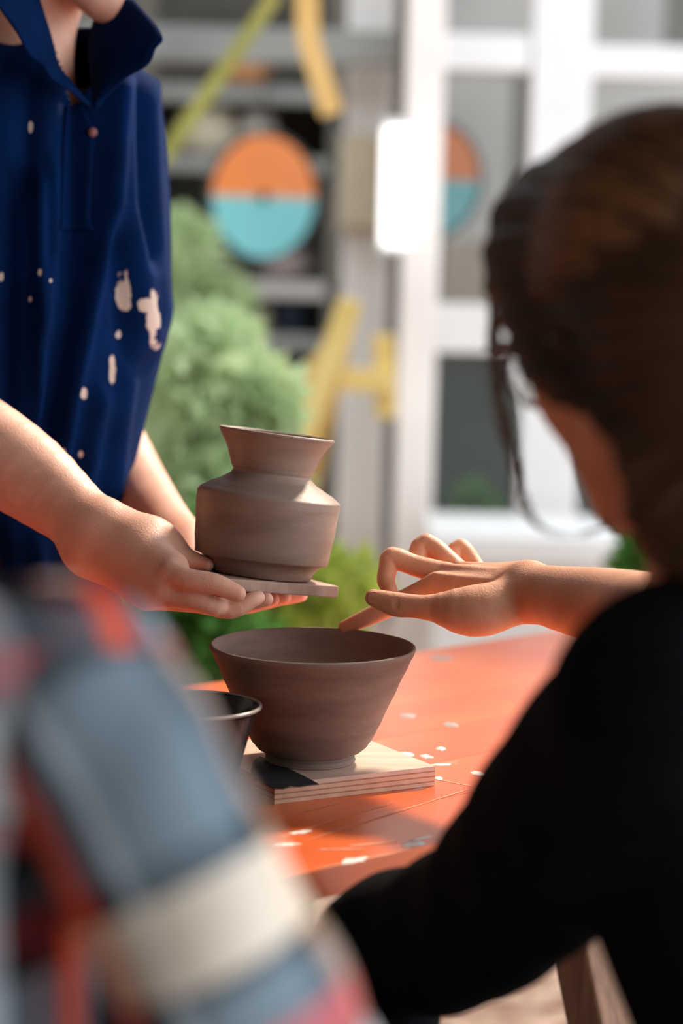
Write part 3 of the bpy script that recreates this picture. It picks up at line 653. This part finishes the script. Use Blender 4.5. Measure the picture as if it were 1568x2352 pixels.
# wisps hanging before the face and curling under the chin
def wisp(L, r): 
    pth = catmull([P(*q) for q in L], 6); tb_.append(tube(pth, np.linspace(r, r*.35, len(pth)), 5))
for k in range(18):
    j = lambda s: rs.gauss(0, s*1.1)
    wisp([(1215+j(14), 455, 1.50), (1160+j(8), 520, 1.52), (1137+j(7), 640, 1.53), (1133+j(7), 770, 1.53), (1142+j(8), 860, 1.53), (1160+j(10), 970, 1.53), (1180+j(8), 1080, 1.53), (1196+j(10), 1150, 1.52), (1240+j(10), 1210, 1.52), (1300+j(9), 1232, 1.52), (1370+j(12), 1215, 1.53), (1430+j(12), 1170, 1.54)][:rs.choice([7, 9, 12, 12, 12])], .0007)
for k in range(12):
    j = lambda s: rs.uniform(-s, s)
    wisp([(1240+j(20), 430, 1.49), (1170+j(8), 500, 1.51), (1140+j(6), 600, 1.52), (1150+j(10), 700, 1.52), (1200+j(12), 780, 1.50)], .0012)
mk('hair_strands', *join(tb_), HAIR_L, hair)['kind'] = 'stuff'
# eyeglasses
gl = empty('eyeglasses', hb(.1, 0, -.02), 'dark framed eyeglasses worn by the person in black', 'glasses')
lens_m = mat('lens', (1, 1, 1, 1), rough=.02); N, L, b_ = nodes(lens_m); b_.inputs['Transmission Weight'].default_value = 1; b_.inputs['IOR'].default_value = 1.05
for y in (-1, 1):
    pth = [hb(.098+.014*math.sin(t)*-.5-.012*abs(math.cos(t)*.5+.5*y*0+.0)*0-.010*(y*math.cos(t)*.5+.5), y*.035+.029*math.cos(t), -.010+.024*math.sin(t)) for t in np.linspace(0, 2*math.pi, 33)]
    mk('rim', *tube(pth, .0022, 6, False), GLASSF, gl)
    c_ = np.mean(pth[:-1], 0); Vl = np.array([c_]+[p for p in pth[:-1]]); n_ = hR[:, 0]*.0008
    Vl = np.concatenate([Vl+n_, Vl-n_]); Fl = [[0, 1+i, 1+(i+1) % 32] for i in range(32)]+[[33, 34+(i+1) % 32, 34+i] for i in range(32)]+[[1+i, 34+i, 34+(i+1) % 32, 1+(i+1) % 32] for i in range(32)]
    mk('lens', Vl, Fl, lens_m, gl)
    mk('temple', *tube([hb(.088, y*.066, .004), hb(.084, y*.074, .006), hb(.04, y*.084, .006), hb(-.02, y*.086, .004), hb(-.04, y*.085, -.015)], [.0055, .005, .004, .003, .002], 8), GLASSF, gl)
mk('bridge', *tube([hb(.096, .008, .004), hb(.103, 0, .008), hb(.096, -.008, .004)], .002, 6), GLASSF, gl)
# stool beneath
st = empty('stool', (pel[0], pel[1], 0), 'round wooden stool under the person in black', 'stool')
V, Fc = lathe([(0, 0), (.16, 0), (.17, .006), (.17, .026), (.163, .032), (0, .032)], 48, I3, (pel[0], pel[1], .40)); mk('seat', V, Fc, WOODLEG, st)
for k in range(4):
    a = math.pi/4+k*math.pi/2; mk('leg', *tube([(pel[0]+.11*math.cos(a), pel[1]+.11*math.sin(a), .402), (pel[0]+.17*math.cos(a), pel[1]+.17*math.sin(a), 0)], .017, 10), WOODLEG, st)

# ------------------------------------------------------------------ person in plaid, nearest the camera
def plaid_mat():
    m = bpy.data.materials.new('plaid_flannel'); m.use_nodes = True; N, L, b = nodes(m); b.inputs['Roughness'].default_value = .9; b.inputs['Specular IOR Level'].default_value = .15
    uvn = N.new('ShaderNodeUVMap'); sp = N.new('ShaderNodeSeparateXYZ'); L.new(uvn.outputs[0], sp.inputs[0])
    dark = lin(16, 18, 20); grey = lin(126, 142, 154); red = lin(196, 44, 40); tan = lin(226, 170, 120); cream = lin(255, 236, 214); pale = lin(226, 238, 248); blu = lin(58, 72, 82); orange = lin(250, 92, 34); pink = lin(214, 110, 116); maroon = lin(120, 40, 46)
    def ramp(sock, st):
        f = N.new('ShaderNodeMath'); f.operation = 'FRACT'; L.new(sock, f.inputs[0])
        r = N.new('ShaderNodeValToRGB'); r.color_ramp.interpolation = 'CONSTANT'; e = r.color_ramp.elements
        e[0].position = st[0][0]; e[0].color = st[0][1]; e[1].position = st[1][0]; e[1].color = st[1][1]
        for p, c in st[2:]: x = e.new(p); x.color = c
        L.new(f.outputs[0], r.inputs[0]); return r.outputs[0], r.outputs[1]
    w_ = lambda c: (c[0], c[1], c[2], .3)
    cu, au = ramp(sp.outputs[0], [(0, dark), (.10, pale), (.16, dark), (.22, maroon), (.30, w_(orange)), (.345, w_(red)), (.365, dark), (.415, pale), (.445, grey), (.62, blu), (.645, dark), (.675, tan), (.76, red), (.80, dark), (.90, grey), (.95, dark)])
    cv, av = ramp(sp.outputs[1], [(0, red), (.04, dark), (.08, blu), (.155, maroon), (.22, dark), (.265, grey), (.50, blu), (.53, w_(cream)), (.62, dark), (.64, grey), (.70, w_(pink)), (.775, dark), (.80, w_(pale)), (.98, dark)])
    mx = N.new('ShaderNodeMix'); mx.data_type = 'RGBA'; ma = N.new('ShaderNodeMath'); ma.operation = 'MULTIPLY'; ma.inputs[1].default_value = .54; L.new(au, ma.inputs[0]); mb_ = N.new('ShaderNodeMath'); mb_.operation = 'MULTIPLY_ADD'; mb_.inputs[1].default_value = -.34; mb_.inputs[2].default_value = .34; L.new(av, mb_.inputs[0]); mc = N.new('ShaderNodeMath'); mc.operation = 'ADD'; L.new(ma.outputs[0], mc.inputs[0]); L.new(mb_.outputs[0], mc.inputs[1]); L.new(mc.outputs[0], mx.inputs[0]); L.new(cu, mx.inputs[6]); L.new(cv, mx.inputs[7]); L.new(mx.outputs[2], b.inputs['Base Color'])
    return m
PLAID = plaid_mat()
def plaid_tube(name, path, rad, parent, v0=0., v1=1., fold=.003, nseg=64, dep=1.0, u0=0., u1=1.):
    path = np.asarray(path); m = len(path); R_ = []; uv = []
    for i in range(m):
        t = norm(path[min(i+1, m-1)]-path[max(i-1, 0)]); vd = norm(path[i]-CAM); x = norm(np.cross(vd, t)); 
        if x[0] < 0: x = -x
        y = norm(np.cross(t, x)); 
        if y @ vd > 0: y = -y
        for j in range(nseg+1):
            a = (j/nseg-.5)*2*math.pi; r = rad[i]+fold*math.sin(3*a+i*.35)+fold*.7*math.sin(i*.9+a*2)
            R_.append(path[i]+x*math.sin(a)*r+y*math.cos(a)*r*dep); uv.append((u0+(u1-u0)*j/nseg*.9999, v0+(v1-v0)*i/(m-1)))
    V, Fc = rings_mesh(np.array(R_).reshape(m, nseg+1, 3), closed=False); return solid(mk(name, V, Fc, PLAID, parent, uv=np.array(uv)), .002)
C = Body(); fC = norm([.10, 1, 0]); lC = np.array([-fC[1], fC[0], 0])
shC = P(150, 1590, 1.07); elC = P(690, 2620, 1.08); wrC = elC+np.array([.02, .20, -.08])
nkC = shC+lC*.14+np.array([0, 0, .045]); shC2 = shC+lC*.30; hdC = head_frame(fC+np.array([0, 0, -.25])); hcC = nkC+np.array([0, 0, .155])+fC*.04
TCh = add_head(C, hcC, hdC, nkC)
plC = nkC-fC*.05+np.array([0, 0, -.56]); RC = np.stack([fC, lC, [0, 0, 1]], 1)
C.cone(nkC+np.array([0, .03, -.13]), plC+np.array([0, .03, 0]), .075, .10, .05); C.cone(nkC-[0, -.01, .055], shC, .045, .032, .04); C.cone(nkC-[0, -.01, .055], shC2, .045, .04, .04)
C.chain([(shC, .034), (elC, .034), (wrC, .026)], .02)
elC2 = shC2+fC*.12-np.array([0, 0, .26]); wrC2 = elC2+fC*.20+np.array([.05, 0, .02]); C.chain([(shC2, .045), (elC2, .04), (wrC2, .026)], .02)
for w_, d_ in ((wrC, norm([.6, .75, 0])), (wrC2, norm([.8, .5, 0]))):
    s_ = norm(np.cross(d_, [0, 0, 1])); C.cone(w_, w_+d_*.075, .024, .022, .01)
    for k, (o_, l_) in enumerate([(-.024, .062), (-.008, .074), (.008, .078), (.024, .068)]): C.chain([(w_+d_*.08+s_*o_, .0095), (w_+d_*(.08+l_*.55)+s_*o_*1.1, .0088), (w_+d_*(.08+l_)+s_*o_*1.15-np.array([0, 0, .012]), .007)], .003)
    C.chain([(w_+d_*.025-s_*.02, .013), (w_+d_*.055-s_*.045, .010), (w_+d_*.085-s_*.055, .008)], .006)
kn1 = plC+fC*.42-lC*.10; kn2 = plC+fC*.42+lC*.10
for s_, k_ in ((-1, kn1), (1, kn2)): 
    k_[2] = .50; C.chain([(plC+lC*s_*.09, .085), (k_, .055), (k_*[1, 1, 0]+[0, 0, .09], .04)], .03); C.cone(k_*[1, 1, 0]+[0, 0, .045], k_*[1, 1, 0]+fC*.14+[0, 0, .035], .034, .026, .02)
pl_person = mk('person', *C.mesh(.005), SKIN_M); tag(pl_person, 'person in a red, grey and black plaid shirt seated beside the cup', 'person')
eyes(TCh, hdC, pl_person); cap_hair(TCh, hdC, pl_person, HAIR_D)
arm = catmull([P(150, 1535, 1.09), P(190, 1620, 1.06), P(318, 1850, 1.05), P(500, 2230, 1.05), P(600, 2470, 1.06), elC], 8)
PS = Body(); t0 = nkC+np.array([0, .035, -.15]); t1 = plC+np.array([0, .04, .03])
for s_ in (-1, 1): PS.cone(t0+lC*s_*.045, t1+lC*s_*.05, .102, .118, .03)
for q_ in (shC, shC2): PS.cone(nkC+np.array([0, .01, -.055]), q_+np.array([0, 0, -.005]), .062, .050, .04)
PS.chain([(shC2, .056), (elC2, .052), (wrC2, .038)], .02); PS.cone(shC, shC+np.array([.02, 0, -.05]), .047, .044, .02)
V, Fc = clothes(PS, .006, .003, 14, 21)
shirtC = mk('plaid_shirt', V, Fc, PLAID, pl_person, uv=np.stack([(V[:, 0]-shC[0]+.55*(V[:, 1]-shC[1]))/.27+.30, (shC[2]+.05-V[:, 2])/.27+.62], 1))
tt = np.linspace(0, 1, len(arm))
plaid_tube('sleeve', arm, np.interp(tt, [0, .12, .25, .5, .75, 1], [.036, .042, .044, .0455, .0495, .052]), shirtC, .04, 1.04, .0016)
plaid_tube('sleeve', catmull([elC, elC+(wrC-elC)*.4, wrC], 6), np.linspace(.052, .036, 13), shirtC, 0, .8, .002)
cr_ = [nkC+np.array([math.cos(t)*.066, math.sin(t)*.066, -.012+.014*math.sin(t)*-1]) for t in np.linspace(.5*math.pi+.3, 2.5*math.pi-.3, 33)]
R_ = [[q_+np.array([0, 0, h_])+norm((q_-nkC)*[1, 1, 0])*o_ for q_ in cr_] for h_, o_ in ((.0, -.006), (.028, 0), (.020, .012), (-.006, .024))]
V, Fc = rings_mesh(R_, closed=False); solid(mk('collar', V, Fc, PLAID, shirtC, uv=np.stack([V[:, 0]/.27, V[:, 1]/.27], 1)), .003, 0)
K = Body(); K.ell(plC, (.14, .18, .12), RC, .05)
for s_, k_ in ((-1, kn1), (1, kn2)): K.chain([(plC+lC*s_*.09, .10), (k_, .075), (k_*[1, 1, 0]+[0, 0, .12], .06)], .04)
mk('trousers', *clothes(K, .007, .004, 14, 11), NAVYT, pl_person)
for k_ in (kn1, kn2):
    S_ = Body(); q = k_*[1, 1, 0]; S_.cone(q+[0, 0, .045], q+fC*.15+[0, 0, .036], .042, .034, .02); mk('shoe', *S_.mesh(.005), SHOE, pl_person)
st = empty('stool', (plC[0], plC[1], 0), 'round wooden stool under the person in plaid', 'stool'); hs = plC[2]-.14
V, Fc = lathe([(0, 0), (.16, 0), (.17, .006), (.17, .026), (.163, .032), (0, .032)], 48, I3, (plC[0], plC[1], hs)); mk('seat', V, Fc, WOODLEG, st)
for k in range(4):
    a = math.pi/4+k*math.pi/2; mk('leg', *tube([(plC[0]+.11*math.cos(a), plC[1]+.11*math.sin(a), hs+.002), (plC[0]+.17*math.cos(a), plC[1]+.17*math.sin(a), 0)], .017, 10), WOODLEG, st)

# ------------------------------------------------------------------ garden and building behind
GND = -.02
def vpost(name, px0, px1, pyref, y, m, z0=GND, z1=3.2, dy=.07, parent=None):
    a = RY(px0, pyref, y); b = RY(px1, pyref, y); 
    return box(name, ((a[0]+b[0])/2, y+dy/2, (z0+z1)/2), (b[0]-a[0], dy, z1-z0), m, parent, bev=.006)
def hrail(name, px0, px1, py0, py1, y, m, dy=.06, parent=None):
    a = RY(px0, (py0+py1)/2, y); b = RY(px1, (py0+py1)/2, y); t = RY((px0+px1)/2, py0, y); u = RY((px0+px1)/2, py1, y)
    return box(name, ((a[0]+b[0])/2, y+dy/2, (t[2]+u[2])/2), (b[0]-a[0], dy, t[2]-u[2]), m, parent, bev=.005)
# white glazed door leaf: stiles, rails, panes
YD = 5.4
GLASS = bpy.data.materials.new('pane_glass'); GLASS.use_nodes = True; N, L, b = nodes(GLASS)
tr = N.new('ShaderNodeBsdfTransparent'); mx = N.new('ShaderNodeMixShader'); fr = N.new('ShaderNodeFresnel'); fr.inputs[0].default_value = 1.5
b.inputs['Roughness'].default_value = .05; b.inputs['Base Color'].default_value = (.25, .27, .27, 1); mm = N.new('ShaderNodeMath'); mm.operation = 'ADD'; mm.inputs[1].default_value = .10; L.new(fr.outputs[0], mm.inputs[0])
L.new(mm.outputs[0], mx.inputs[0]); L.new(tr.outputs[0], mx.inputs[1]); L.new(b.outputs[0], mx.inputs[2]); L.new(mx.outputs[0], N['Material Output'].inputs[0])
xa = RY(967, 600, YD)[0]
door = empty('door_1', (xa, YD, GND), kind='structure')
vpost('stile', 921, 1008, 600, YD, WARMWHITE, parent=door)
vpost('stile', 1206, 1345, 600, YD+.02, WHITE, parent=door)
zt = []
for py0, py1 in ((78, 163), (700, 812)): hrail('rail', 1004, 1216, py0, py1, YD+.01, WHITE, parent=door)
hrail('rail', 1004, 1330, 1225, 1330, YD+.01, WHITE, parent=door)
hrail('rail', 1330, 1700, 106, 182, YD+.03, WHITE, parent=door); hrail('rail', 1330, 1700, 720, 830, YD+.03, WHITE, parent=door)
vpost('stile', 1660, 1760, 600, YD+.03, WHITE, parent=door)
def pane(px0, px1, py0, py1, y):
    a = RY(px0, (py0+py1)/2, y); b = RY(px1, (py0+py1)/2, y); t = RY((px0+px1)/2, py0, y); u = RY((px0+px1)/2, py1, y)
    box('pane', ((a[0]+b[0])/2, y+.035, (t[2]+u[2])/2), (b[0]-a[0], .006, t[2]-u[2]), GLASS, door, bev=0)
for q in ((1000, 1216, -300, 84), (1000, 1216, 158, 706), (1000, 1216, 806, 1232)): pane(*q, YD)
for q in ((1340, 1670, -300, 112), (1340, 1670, 176, 730), (1340, 1670, 822, 1232)): pane(*q, YD+.02)
# white square post beside the door, with a white panel made to glow
YP = 5.7
pst = vpost('porch_post', 786, 893, 600, YP, WHITE); tag(pst, 'white square porch post beside the glazed door', 'post')
hb_ = hrail('porch_beam', 180, 918, 62, 142, YP-.14, GREYBEAM, dy=.10); tag(hb_, 'grey timber beam across the white porch post', 'beam')
GLOWM = bpy.data.materials.new('glow_white'); GLOWM.use_nodes = True; N, L, b = nodes(GLOWM); b.inputs['Base Color'].default_value = (.95, .95, .95, 1); b.inputs['Emission Color'].default_value = (1, .98, .95, 1); b.inputs['Emission Strength'].default_value = .9  # white panel: its overexposed brightness is put in as emission
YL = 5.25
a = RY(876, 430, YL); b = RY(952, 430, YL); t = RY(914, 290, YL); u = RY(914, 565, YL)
panel = empty('glow_panel', ((a[0]+b[0])/2, YL, u[2]), 'tall white panel with added glow fixed beside the glazed door', 'panel')
box('glow_face', ((a[0]+b[0])/2, YL, (t[2]+u[2])/2), (b[0]-a[0], .07, t[2]-u[2]), GLOWM, panel, bev=.012)
box('panel_cap', ((a[0]+b[0])/2, YL, t[2]+.006), (b[0]-a[0]+.006, .076, .014), WHITE, panel); box('panel_base', ((a[0]+b[0])/2, YL, u[2]-.006), (b[0]-a[0]+.006, .076, .014), WHITE, panel)
box('bracket', ((a[0]+b[0])/2+.015, YL+.10, (t[2]+u[2])/2), (.03, .14, .04), WHITE, panel)
BEIGE = mat('beige_box', lin(170, 158, 138), lin(186, 174, 154), rough=.8, scale=6)
a = RY(778, 420, 5.6); b = RY(882, 420, 5.6); t = RY(830, 305, 5.6); u = RY(830, 535, 5.6)
mb = empty('meter_box', ((a[0]+b[0])/2, 5.6, u[2]), 'beige box fixed on the white porch post', 'box')
box('case', ((a[0]+b[0])/2, 5.65, (t[2]+u[2])/2), (b[0]-a[0], .10, t[2]-u[2]), BEIGE, mb, bev=.008); box('lid', ((a[0]+b[0])/2, 5.592, (t[2]+u[2])/2), ((b[0]-a[0])*.86, .016, (t[2]-u[2])*.88), BEIGE, mb, bev=.004)
# round two-colour signs
OR = mat('orange_enamel', lin(244, 138, 62), lin(250, 150, 76), rough=.45, scale=3); TE = mat('aqua_enamel', lin(120, 206, 214), lin(134, 216, 224), rough=.45, scale=3); RING = mat('dark_rim', lin(46, 48, 48), rough=.5)
def sign(px, py, rpx, y, label):
    c = RY(px, py, y); r = rpx/F*y; cs, sn = math.cos(math.radians(33)), math.sin(math.radians(33)); o = empty('round_sign', c-np.array([0, 0, r]), label, 'sign', 'round two-colour signs')
    for nm, a0, m in (('upper_half', 0, OR), ('lower_half', math.pi, TE)):
        n = 28; ring = [(math.cos(a0+math.pi*i/n)*r, math.sin(a0+math.pi*i/n)*r) for i in range(n+1)]
        V = [(c[0]+x*cs, y+x*sn, c[2]+z_) for x, z_ in ring]+[(c[0]+x*cs-.012*sn, y+x*sn+.012*cs, c[2]+z_) for x, z_ in ring]; k = n+1
        mk(nm, V, [list(range(k))[::-1], [k+i for i in range(k)]]+[[i, (i+1) % k, k+(i+1) % k, k+i] for i in range(k)], m, o, smooth=False)
    mk('rim', *tube([(c[0]+math.cos(t)*(r+.004)*cs, y+.008+math.cos(t)*(r+.004)*sn, c[2]+math.sin(t)*(r+.004)) for t in np.linspace(0, 2*math.pi, 49)], .008, 6, False), RING, o)
    V, Fc = lathe([(0, 0), (.012, 0), (.013, .004), (.008, .009), (0, .010)], 20, frame([sn, -cs, 0]), (c[0], y-.001, c[2])); mk('boss', V, Fc, RING, o)
    mk('hanger', *tube([(c[0], y+.006, c[2]+r), (c[0], y+.006, c[2]+r+.9)], .003, 6), RING, o)
sign(605, 452, 138, 6.0, 'round orange and aqua sign hung in front of the shelves')
sign(1000, 412, 122, 5.56, 'round orange and aqua sign seen through the door pane')
# back wall, recess, shelves with pots
YB = 7.4
slab('wall_back', -6, 6, YB, YB+.2, GND, 4.2, WALLM)
GREYPANEL = mat('grey_panel', lin(160, 158, 154), lin(186, 184, 180), rough=.8, scale=2.2)
def wpanel(name, px0, px1, py0, py1, y, m, dy=.04):
    a = RY(px0, (py0+py1)/2, y); b = RY(px1, (py0+py1)/2, y); t = RY((px0+px1)/2, py0, y); u = RY((px0+px1)/2, py1, y)
    o = box(name, ((a[0]+b[0])/2, y+dy/2, (t[2]+u[2])/2), (b[0]-a[0], dy, t[2]-u[2]), m, bev=.004); o['kind'] = 'structure'; return o
wpanel('trim_1', 1010, 1900, -500, 560, 7.2, GREYPANEL); wpanel('trim_2', 1010, 1900, 560, 800, 7.2, mat('tan_panel', lin(140, 132, 116), lin(164, 156, 138), rough=.8, scale=3))
wpanel('trim_3', 1000, 1900, 800, 1330, 7.2, mat('green_black_panel', lin(22, 34, 30), lin(42, 54, 46), rough=.8, scale=3))
wpanel('trim_4', 1176, 1212, 170, 520, 6.6, DARKM); wpanel('trim_5', 1535, 1640, -300, 105, 6.6, DARKM)
wpanel('trim_6', 250, 780, -400, 60, 7.1, DARKM)
sh = empty('shelf_unit', RY(570, 1500, 6.7)*[1, 1, 0]+[0, 0, GND], 'grey open shelf unit against the back wall', 'shelf')
for py in (196, 356, 640, 760, 980):
    a = RY(330, py, 6.6); b = RY(775, py, 6.6); box('shelf_board', ((a[0]+b[0])/2, 6.7, a[2]-.02), (b[0]-a[0], .34, .04), GREYBEAM if py != 640 else GREYPANEL, sh, bev=.003)
for px in (330, 770):
    a = RY(px, 600, 6.6); box('upright', (a[0], 6.7, 1.25), (.05, .34, 2.5), DARKM, sh, bev=.003)
a = RY(330, 600, 6.9); b = RY(775, 600, 6.9); box('back_panel', ((a[0]+b[0])/2, 6.88, 1.2), (b[0]-a[0], .02, 2.4), DARKM, sh, bev=0)
def pot(px, py, wpx, hpx, y, m, label):
    c = RY(px, py, y); r = wpx/2/F*y; h = hpx/F*y
    pr = catmull([(0, 0), (r*.72, 0), (r*.98, h*.35), (r, h*.6), (r*.8, h*.88), (r*.86, h), (r*.78, h), (r*.7, h*.86), (0, h*.8)], 4)
    V, Fc = lathe(pr, 40, I3, c); tag(mk('planter', V, Fc, m), label, 'planter', 'planters on the shelf unit')
M1 = mat('tan_pot', lin(186, 130, 84), rough=.7); M2 = mat('stone_pot', lin(176, 164, 140), lin(196, 186, 164), rough=.8, scale=6); M3 = mat('pale_pot', lin(186, 178, 170), rough=.7); M4 = mat('navy_pot', lin(24, 38, 60), rough=.4); M5 = mat('mauve_pot', lin(150, 134, 130), rough=.7)
for (px, py, w_, h_, m_, l_) in ((560, 196, 120, 70, M1, 'tan planter on the top shelf'), (470, 356, 150, 100, M2, 'stone planter on the shelf above the round sign'), (590, 356, 90, 90, M3, 'pale planter on the shelf above the round sign'), (660, 640, 120, 60, M5, 'mauve planter on the shelf below the round sign'), (675, 760, 80, 72, M4, 'navy planter on the low shelf'), (590, 760, 70, 66, M5, 'mauve planter on the low shelf')):
    pot(px, py-2, w_, h_, 6.66, m_, l_)
hd = slab('porch_header', -3, 2, 5.08, 5.85, 3.2, 3.3, WHITE)
# yellow straps hanging in an inverted V, and the yellow trestle
def strap(name, a, b, y, wpx, m, label, cat, kink=None):
    p = [RY(*a, y)]+([RY(*kink, y)] if kink else [])+[RY(*b, y)]; V = []; 
    w2 = wpx/2/F*y; R_ = []
    for i in range(len(p)):
        t = norm(p[min(i+1, len(p)-1)]-p[max(i-1, 0)]); s = norm(np.cross(t, [0, 1, 0])); n = np.array([0, 1, 0])*.012
        R_.append([p[i]+s*w2-n, p[i]+s*w2+n, p[i]-s*w2+n, p[i]-s*w2-n])
    V, Fc = rings_mesh(R_, cap=True); o = mk(name, V, Fc, m, None, smooth=False); tag(o, label, cat); return o
strap('hanging_strap', (642, -1578), (368, 372), 5.2, 34, YGREEN, 'olive strap slanting down from the roof in front of the shelves', 'strap', kink=(625, 0))
strap('hanging_strap', (648, -1590), (762, 262), 5.15, 52, TANROPE, 'tan strap hanging down beside the white porch post', 'strap', kink=(708, 90))
YT = 5.0
tre = empty('trestle', RY(760, 1700, YT)*[1, 1, 0]+[0, 0, GND], 'yellow wooden trestle standing before the white porch post', 'trestle')
def beam(name, a, b, wpx, y0, y1, m, parent, ext=True):
    p = RY(*a, y0); q = RY(*b, y1)
    if ext: q = p+(q-p)*((p[2]-GND-.01)/(p[2]-q[2]))
    R = frame(q-p, [0, 1, 0]); V, Fc = box_geo((p+q)/2, R, (.03, wpx/F*YT, np.linalg.norm(q-p)), .003); return mk(name, V, Fc, m, parent, smooth=False)
beam('leg', (806, 690), (690, 1010), 56, YT, YT, YELLOW, tre); beam('leg', (790, 760), (600, 1010), 44, YT+.05, YT+.08, YELLOW, tre); beam('hanging_tail', (880, 770), (886, 960), 50, YT+.06, YT+.06, YELLOW, tre, False)
beam('leg', (800, 720), (735, 1010), 44, YT+.12, YT+.45, YELLOW, tre)
beam('top_rail', (780, 870), (905, 880), 52, YT+.04, YT+.04, YELLOW, tre, False)
# low white bench wall at the door
bn = empty('white_bench', RY(1200, 1600, 4.9)*[1, 1, 0]+[0, 0, GND], 'low white bench in front of the glazed door', 'bench')
a = RY(985, 1226, 4.9); b = RY(1452, 1226, 4.9)
box('seat_slab', ((a[0]+b[0])/2, 5.08, a[2]-.03), (b[0]-a[0], .36, .06), WHITE, bn, bev=.008)
box('front_panel', ((a[0]+b[0])/2, 4.98, (a[2]-.06+GND)/2), (b[0]-a[0]-.04, .05, a[2]-.06-GND), WHITE, bn, bev=.004)
for s_ in (-1, 1): box('end_panel', ((a[0]+b[0])/2+s_*((b[0]-a[0])/2-.05), 5.12, (a[2]-.06+GND)/2), (.06, .24, a[2]-.06-GND), WHITE, bn, bev=.004)
# shrubs: leaves as real blades on stems
def leaf_mat(n, c1, c2):
    m = mat(n, c1, c2, rough=.55, scale=9, spec=.3); N, L, b = nodes(m); t = N.new('ShaderNodeBsdfTranslucent'); t.inputs[0].default_value = c2; mx = N.new('ShaderNodeMixShader'); mx.inputs[0].default_value = .35
    L.new(b.outputs[0], mx.inputs[1]); L.new(t.outputs[0], mx.inputs[2]); L.new(mx.outputs[0], N['Material Output'].inputs[0]); return m
LP = leaf_mat('pale_leaf', lin(172, 198, 146), lin(210, 226, 182)); LG = leaf_mat('green_leaf', lin(54, 112, 50), lin(104, 156, 72)); LY = leaf_mat('lime_leaf', lin(150, 172, 60), lin(196, 204, 100))
STEM = mat('stem', lin(96, 92, 56), rough=.8)
def shrub(name, px, py0, py1, wpx, y, m, label, n=2600, ls=.03, seed=0, lobes=6, depth=.8):
    rs = np.random.RandomState(seed); top = RY(px, py0, y); bot = RY(px, py1, y); z0 = GND; hw = wpx/2/F*y; o = empty(name, (top[0], y, z0), label, 'shrub', 'garden shrubs')
    zc0 = bot[2]; H = top[2]-zc0; V = []; Fc = []
    lob = [(np.array([top[0]+rs.uniform(-.55, .55)*hw, y+rs.uniform(-.5, .5)*hw*depth, zc0+H*rs.uniform(.15, .84)]), hw*rs.uniform(.34, .6)) for _ in range(lobes)]
    lob.append((np.array([top[0], y, top[2]-hw*.45]), hw*.45))
    for i in range(n):
        c, r = lob[rs.randint(len(lob))]; d = norm(rs.normal(size=3)); p = c+d*r*rs.uniform(.55, 1.0)*np.array([1, depth, 1.1])
        if p[2] < z0+.02 or p[2] > top[2]: continue
        u = norm(d+rs.normal(size=3)*.8); s = norm(np.cross(u, rs.normal(size=3))); l = ls*rs.uniform(.7, 1.4); k = len(V); nn = np.cross(u, s)*l*.12
        V += [p, p+u*l*.5+s*l*.28+nn, p+u*l, p+u*l*.5-s*l*.28+nn]; Fc.append([k, k+1, k+2, k+3])
    f = mk('foliage', V, Fc, m, o, smooth=False); f['kind'] = 'stuff'
    tb_ = [tube(catmull([(top[0]+rs.uniform(-.03, .03), y, z0), (c[0]*.4+top[0]*.6, y*.6+c[1]*.4, z0+(c[2]-z0)*.5), c], 4), [.012, .011, .010, .009, .008, .007, .006, .005, .004], 6) for c, r in lob]
    mk('stem', *join(tb_), STEM, o)
shrub('shrub', 400, 490, 1500, 420, 5.8, LP, 'tall pale green shrub behind the person in navy', 6500, .045, 1, 18)
shrub('shrub', 500, 720, 1560, 420, 4.4, LP, 'pale green rounded shrub behind the clay jar', 6500, .04, 2, 18)
shrub('shrub', 470, 1180, 1600, 380, 3.9, LG, 'low deep green shrub below the clay jar', 2600, .045, 3, 7)
shrub('shrub', 690, 1290, 1620, 330, 4.2, LY, 'low lime green shrub behind the wide bowl', 2600, .04, 4, 7)
shrub('shrub', 1490, 1150, 1560, 190, 4.4, LG, 'green shrub at the end of the white bench', 1800, .04, 5, 6)
shrub('shrub', 1090, 1130, 1330, 150, 5.9, LG, 'small dark shrub behind the lower door pane', 800, .04, 6, 4)
